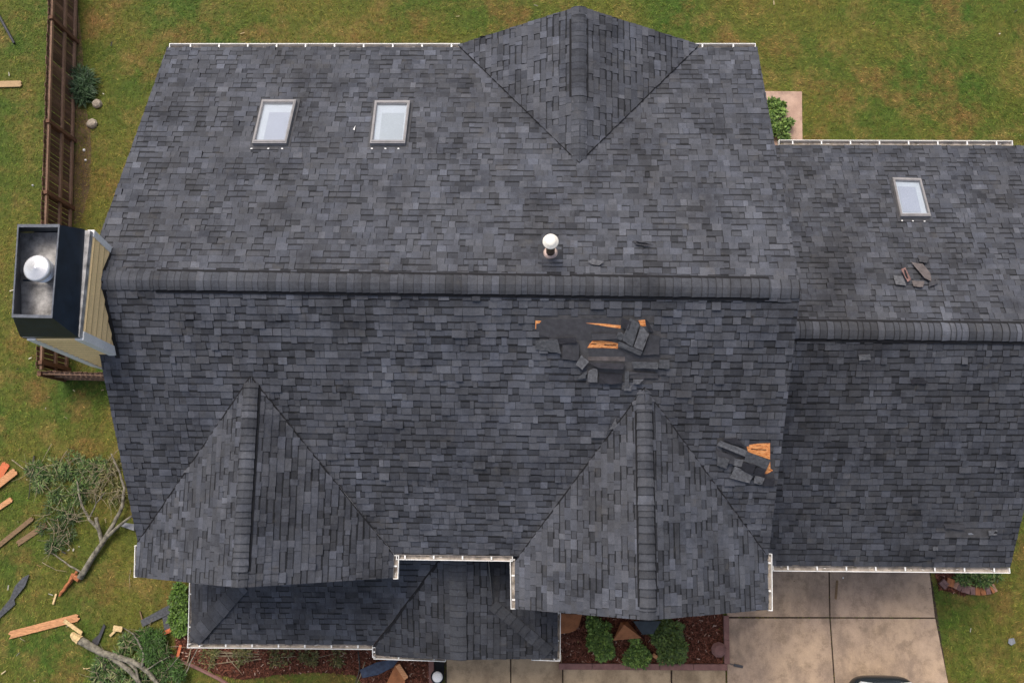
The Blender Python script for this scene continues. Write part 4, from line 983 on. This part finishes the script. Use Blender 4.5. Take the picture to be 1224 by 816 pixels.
# ------------------------------------------------------------------ fallen branches
def branch_mb(m, px, r0, r1, z0=0.1, z1=0.2, seg=8, mi=0, wob=0.5):
    pts = []; rr = []
    for i in range(len(px)-1):
        for t in np.linspace(0, 1, 4)[:-1]:
            f = (i+t)/(len(px)-1); x = px[i][0]*(1-t)+px[i+1][0]*t; y = px[i][1]*(1-t)+px[i+1][1]*t
            pts.append(P(x+random.uniform(-wob, wob), y+random.uniform(-wob, wob), z0+(z1-z0)*f)); rr.append(r0+(r1-r0)*f)
    pts.append(P(*px[-1], z1)); rr.append(r1); m.tube(pts, rr, seg, mi)
e = empty('fallen_branch', P(100, 690, 0), 'forked grey bough with torn red end beside the left roof edge', 'branch')
m = MB(); branch_mb(m, [(96, 691), (110, 667), (122, 650), (135, 627), (146, 606), (149, 583), (143, 565), (133, 542)], 0.085, 0.018, 0.1, 0.35)
branch_mb(m, [(122, 648), (138, 632), (158, 616)], 0.06, 0.03, 0.15, 0.35); branch_mb(m, [(122, 648), (118, 632), (115, 618)], 0.055, 0.045, 0.15, 0.3)
branch_mb(m, [(122, 646), (117, 632), (107, 621), (99, 606), (94, 590), (92, 575)], 0.05, 0.018, 0.15, 0.3)
branch_mb(m, [(107, 620), (115, 601), (126, 588)], 0.022, 0.01, 0.2, 0.3); branch_mb(m, [(115, 602), (114, 590)], 0.014, 0.006, 0.2, 0.3)
branch_mb(m, [(98, 684), (84, 676), (66, 663), (53, 656)], 0.028, 0.01, 0.1, 0.1); m.build('bough', M_BARK, e, True)
m = MB(); branch_mb(m, [(95, 692), (88, 687), (82, 697), (74, 707), (71, 712)], 0.075, 0.03, 0.1, 0.06, mi=0, wob=1); branch_mb(m, [(92, 682), (84, 694), (78, 702)], 0.04, 0.02); m.build('torn_end', M_REDW, e)
e = empty('fallen_branch', P(90, 762, 0), 'thick pale-ended broken trunk lying across the lower left corner', 'branch')
m = MB(); branch_mb(m, [(91, 762), (106, 771), (120, 779), (132, 783), (152, 788), (168, 795), (180, 806), (192, 822)], 0.11, 0.045, 0.15, 0.3)
branch_mb(m, [(130, 783), (145, 793), (158, 804), (170, 820)], 0.075, 0.05, 0.2, 0.3); branch_mb(m, [(150, 788), (163, 800), (166, 818)], 0.04, 0.03, 0.25, 0.3)
branch_mb(m, [(170, 797), (172, 780), (166, 768), (160, 758), (148, 750)], 0.035, 0.012, 0.3, 0.35); branch_mb(m, [(175, 800), (190, 791), (203, 784)], 0.018, 0.007, 0.3, 0.35)
branch_mb(m, [(193, 806), (205, 795), (215, 783)], 0.02, 0.008, 0.2, 0.35); branch_mb(m, [(210, 818), (222, 804), (230, 786), (236, 775)], 0.022, 0.01, 0.2, 0.3); m.build('bough', M_BARK, e, True)
m = MB(); branch_mb(m, [(86, 758), (90, 761), (96, 765)], 0.07, 0.125, 0.17, 0.17); m.build('torn_end', M_HEART, e)
def leafpile(px_list, n, label, size=0.125, cols=DARKG, aspect=0.18, zs=0.35, twigs=44):
    cs, rs = blobs(px_list, zs); c0 = np.mean(cs, 0); e = empty('leafy_debris', (c0[0], c0[1], 0), label, 'branch', 'fallen leafy branches')
    V, c = leaves(cs, rs, n, size, cols, 0.45, aspect); fast_mesh('foliage', V, c, M_LEAF, None, e)
    m = MB()
    for i in range(twigs):
        x, y, r = random.choice(px_list); a = random.random()*6.28; x += random.uniform(-.8, .8)*r; y += random.uniform(-.8, .8)*r; l = random.uniform(8, 26)
        branch_mb(m, [(x, y), (x+l*.5*math.cos(a), y+l*.5*math.sin(a)), (x+l*math.cos(a+.12), y+l*math.sin(a+.12))], 0.009, 0.003, 0.15, 0.32, 5, 0, 0.15)
    m.build('twigs', M_TWIG, e); return e
leafpile([(58, 566, 17), (80, 578, 20), (70, 600, 16), (104, 566, 16), (88, 556, 15), (46, 574, 11), (116, 560, 12), (40, 560, 8), (96, 590, 10)], 4600, 'dark leafy pile of torn branches on the lawn left of the roof')
leafpile([(60, 624, 15), (75, 640, 13), (66, 652, 9), (85, 618, 10)], 1100, 'smaller leafy clump trailing below the main leaf pile', cols=[(0.05, 0.09, 0.02), (0.035, 0.06, 0.02)])
leafpile([(130, 570, 12), (138, 590, 13), (133, 556, 9), (115, 590, 8)], 1300, 'thin yellowish twigs and leaves against the left roof edge', size=0.13, cols=[(0.12, 0.12, 0.03), (0.07, 0.09, 0.02), (0.2, 0.17, 0.07)])
leafpile([(182, 770, 18), (190, 785, 16), (172, 760, 10), (205, 800, 14)], 5200, 'dense green leafy mass in the bottom left corner by the mulch', size=0.11, cols=[(0.04, 0.1, 0.015), (0.06, 0.13, 0.02), (0.03, 0.06, 0.012)], zs=0.7)
leafpile([(135, 795, 18), (155, 806, 18), (122, 808, 12), (150, 770, 8), (180, 812, 14)], 4200, 'dark tangled leaves around the broken trunk', size=0.15)
TW = 'loose twigs on the ground'
def twig(px, r, mat_, label, z=0.06):
    m = MB(); branch_mb(m, px, r, r*0.45, z, z+0.05, 6); tag(m.build('twig', mat_, None, True), label, 'twig', TW)
twig([(14, 549), (24, 557), (38, 566), (52, 562)], 0.016, M_TWIG, 'pale bent twig reaching left from the leaf pile')
twig([(41, 545), (37, 570), (34, 596)], 0.022, M_TWIGD, 'dark straight stick left of the leaf pile')
twig([(62, 530), (55, 542), (49, 553)], 0.012, M_TWIG, 'thin straw-coloured twig above the leaf pile')
twig([(80, 538), (70, 556), (66, 572)], 0.014, M_TWIG, 'twig standing from the top of the leaf pile')
twig([(50, 672), (68, 681), (80, 683)], 0.01, M_TWIG, 'pale twig left of the torn bough end')
twig([(156, 680), (155, 690), (155, 704)], 0.01, M_TWIG, 'thin twig below the left gutter corner')
twig([(228, 776), (222, 798), (208, 822)], 0.018, M_TWIG, 'curved grey twig beside the left porch corner')
twig([(262, 776), (256, 786), (250, 792)], 0.012, M_HEART, 'straw-yellow twig in the mulch nearest the left porch corner')
twig([(268, 778), (276, 790), (290, 806)], 0.012, M_TWIG, 'long twig crossing the mulch toward the lawn patch')
twig([(330, 786), (352, 784), (372, 788), (402, 780)], 0.012, M_TWIG, 'crooked pale twig along the middle of the mulch bed')
twig([(428, 778), (430, 798), (424, 820)], 0.02, M_TWIGD, 'dark curved twig right of the mulch lawn patch')
twig([(436, 790), (432, 804), (426, 818)], 0.015, M_TWIG, 'pale twig next to the dark curved one')
twig([(100, 799), (112, 797), (120, 795)], 0.012, M_HEART, 'short yellow splinter twig below the broken trunk')
twig([(24, 762), (30, 766)], 0.01, M_TWIG, 'very short twig under the long orange board')

# ------------------------------------------------------------------ car nose at the bottom edge
def car(cx_px, y_px, label):
    c0 = P(cx_px, y_px, 0.75); x0 = c0[0]; yb = c0[1]
    e = empty('parked_car', (x0, yb-2.2, 0), label, 'car'); M_CAR = simple('black_car_paint', (0.015, 0.02, 0.024), 0.25, 0.1, 3, spec=0.6, bm=0)
    # sections along y: (dy, half width, z bottom, z top, roof half width)
    secs = [(0.0, 0.45, 0.42, 0.72, 0.3), (-0.08, 0.68, 0.35, 0.84, 0.5), (-0.3, 0.82, 0.3, 0.93, 0.62), (-0.8, 0.86, 0.28, 1.0, 0.66), (-1.3, 0.88, 0.28, 1.05, 0.68), (-1.7, 0.88, 0.28, 1.35, 0.62), (-2.1, 0.88, 0.28, 1.45, 0.6), (-3.4, 0.88, 0.28, 1.42, 0.58), (-3.9, 0.86, 0.28, 1.1, 0.62), (-4.4, 0.8, 0.35, 0.95, 0.6)]
    m = MB(); V = []
    for dy, hw, zb, zt, rw in secs:
        y = yb+dy; zm = zb+(min(zt, 0.95)-zb)*0.72
        V += [(x0-hw*.92, y, zb), (x0-hw, y, zb+.2), (x0-hw*.98, y, zm), (x0-rw, y, zt-.03), (x0, y, zt), (x0+rw, y, zt-.03), (x0+hw*.98, y, zm), (x0+hw, y, zb+.2), (x0+hw*.92, y, zb)]
    k = 9; F_ = [(i*k+j, i*k+j+1, (i+1)*k+j+1, (i+1)*k+j) for i in range(len(secs)-1) for j in range(k-1)]+[(i*k+k-1, i*k, (i+1)*k, (i+1)*k+k-1) for i in range(len(secs)-1)]
    F_ += [tuple(range(k-1, -1, -1)), tuple((len(secs)-1)*k+j for j in range(k))]
    m.shape(V, F_); b = m.build('body', M_CAR, e, True); b.modifiers.new('s', 'SUBSURF').levels = 2; b.modifiers['s'].render_levels = 2
    for sx in (-1, 1):
        h = MB(); a = np.array([x0+sx*0.5, yb-0.2, 0.86])
        V = [a+np.array([sx*dx*0.26, dy*0.14-abs(dx)*0.07, dz*0.05]) for dz in (0, 1) for dx, dy in ((-.9, -.8), (0, -1), (.9, -1), (1, .2), (.3, 1), (-.7, 1))]
        h.prism(V[6:], V[:6]); h.build('headlight', M_ALU, e)
        for dy in (-0.85, -3.6):
            w = MB(); w.tube([(x0+sx*0.7, yb+dy, 0.32), (x0+sx*0.9, yb+dy, 0.32)], [0.32, 0.32], 24); wo = w.build('wheel', M_BLACK, e)
            w = MB(); w.tube([(x0+sx*0.9, yb+dy, 0.32), (x0+sx*0.91, yb+dy, 0.32)], [0.19, 0.18], 16); w.build('rim', M_ALU, wo)
    w = MB(); w.face([(x0-.62, yb-1.28, 1.07), (x0+.62, yb-1.28, 1.07), (x0+.55, yb-1.72, 1.4), (x0-.55, yb-1.72, 1.4)]); w.build('windscreen', M_NAVY, e)
    return e
car(1056, 808.5, 'dark car parked on the driveway with only its nose in view')

# ------------------------------------------------------------------ light
sc = bpy.context.scene
w = bpy.data.worlds.new('World'); sc.world = w; w.use_nodes = True; nt = w.node_tree
bg = nt.nodes['Background']; sky = nt.nodes.new('ShaderNodeTexSky'); sky.sky_type = 'NISHITA'; sky.sun_disc = False
EL, AZ = math.radians(60), math.radians(-24)       # AZ measured from +Y towards +X
sky.sun_elevation = EL; sky.sun_rotation = AZ; sky.dust_density = 6.0; sky.air_density = 1.0; sky.ozone_density = 1.0
hs = nt.nodes.new('ShaderNodeHueSaturation'); hs.inputs['Saturation'].default_value = 0.85
nt.links.new(sky.outputs[0], hs.inputs['Color']); nt.links.new(hs.outputs[0], bg.inputs[0]); bg.inputs[1].default_value = 0.15
sd = bpy.data.lights.new('sun', 'SUN'); sd.energy = 1.2; sd.angle = math.radians(26); sd.color = (1, 0.96, 0.9)
so = bpy.data.objects.new('sun', sd); C.objects.link(so)
dirv = Vector((math.sin(AZ)*math.cos(EL), math.cos(AZ)*math.cos(EL), math.sin(EL))); so.rotation_euler = dirv.to_track_quat('Z', 'Y').to_euler()
vs = sc.view_settings; vs.view_transform = 'Standard'; vs.look = 'None'; vs.gamma = 1; vs.use_curve_mapping = False; vs.exposure = 0.38
sc.display_settings.display_device = 'sRGB'
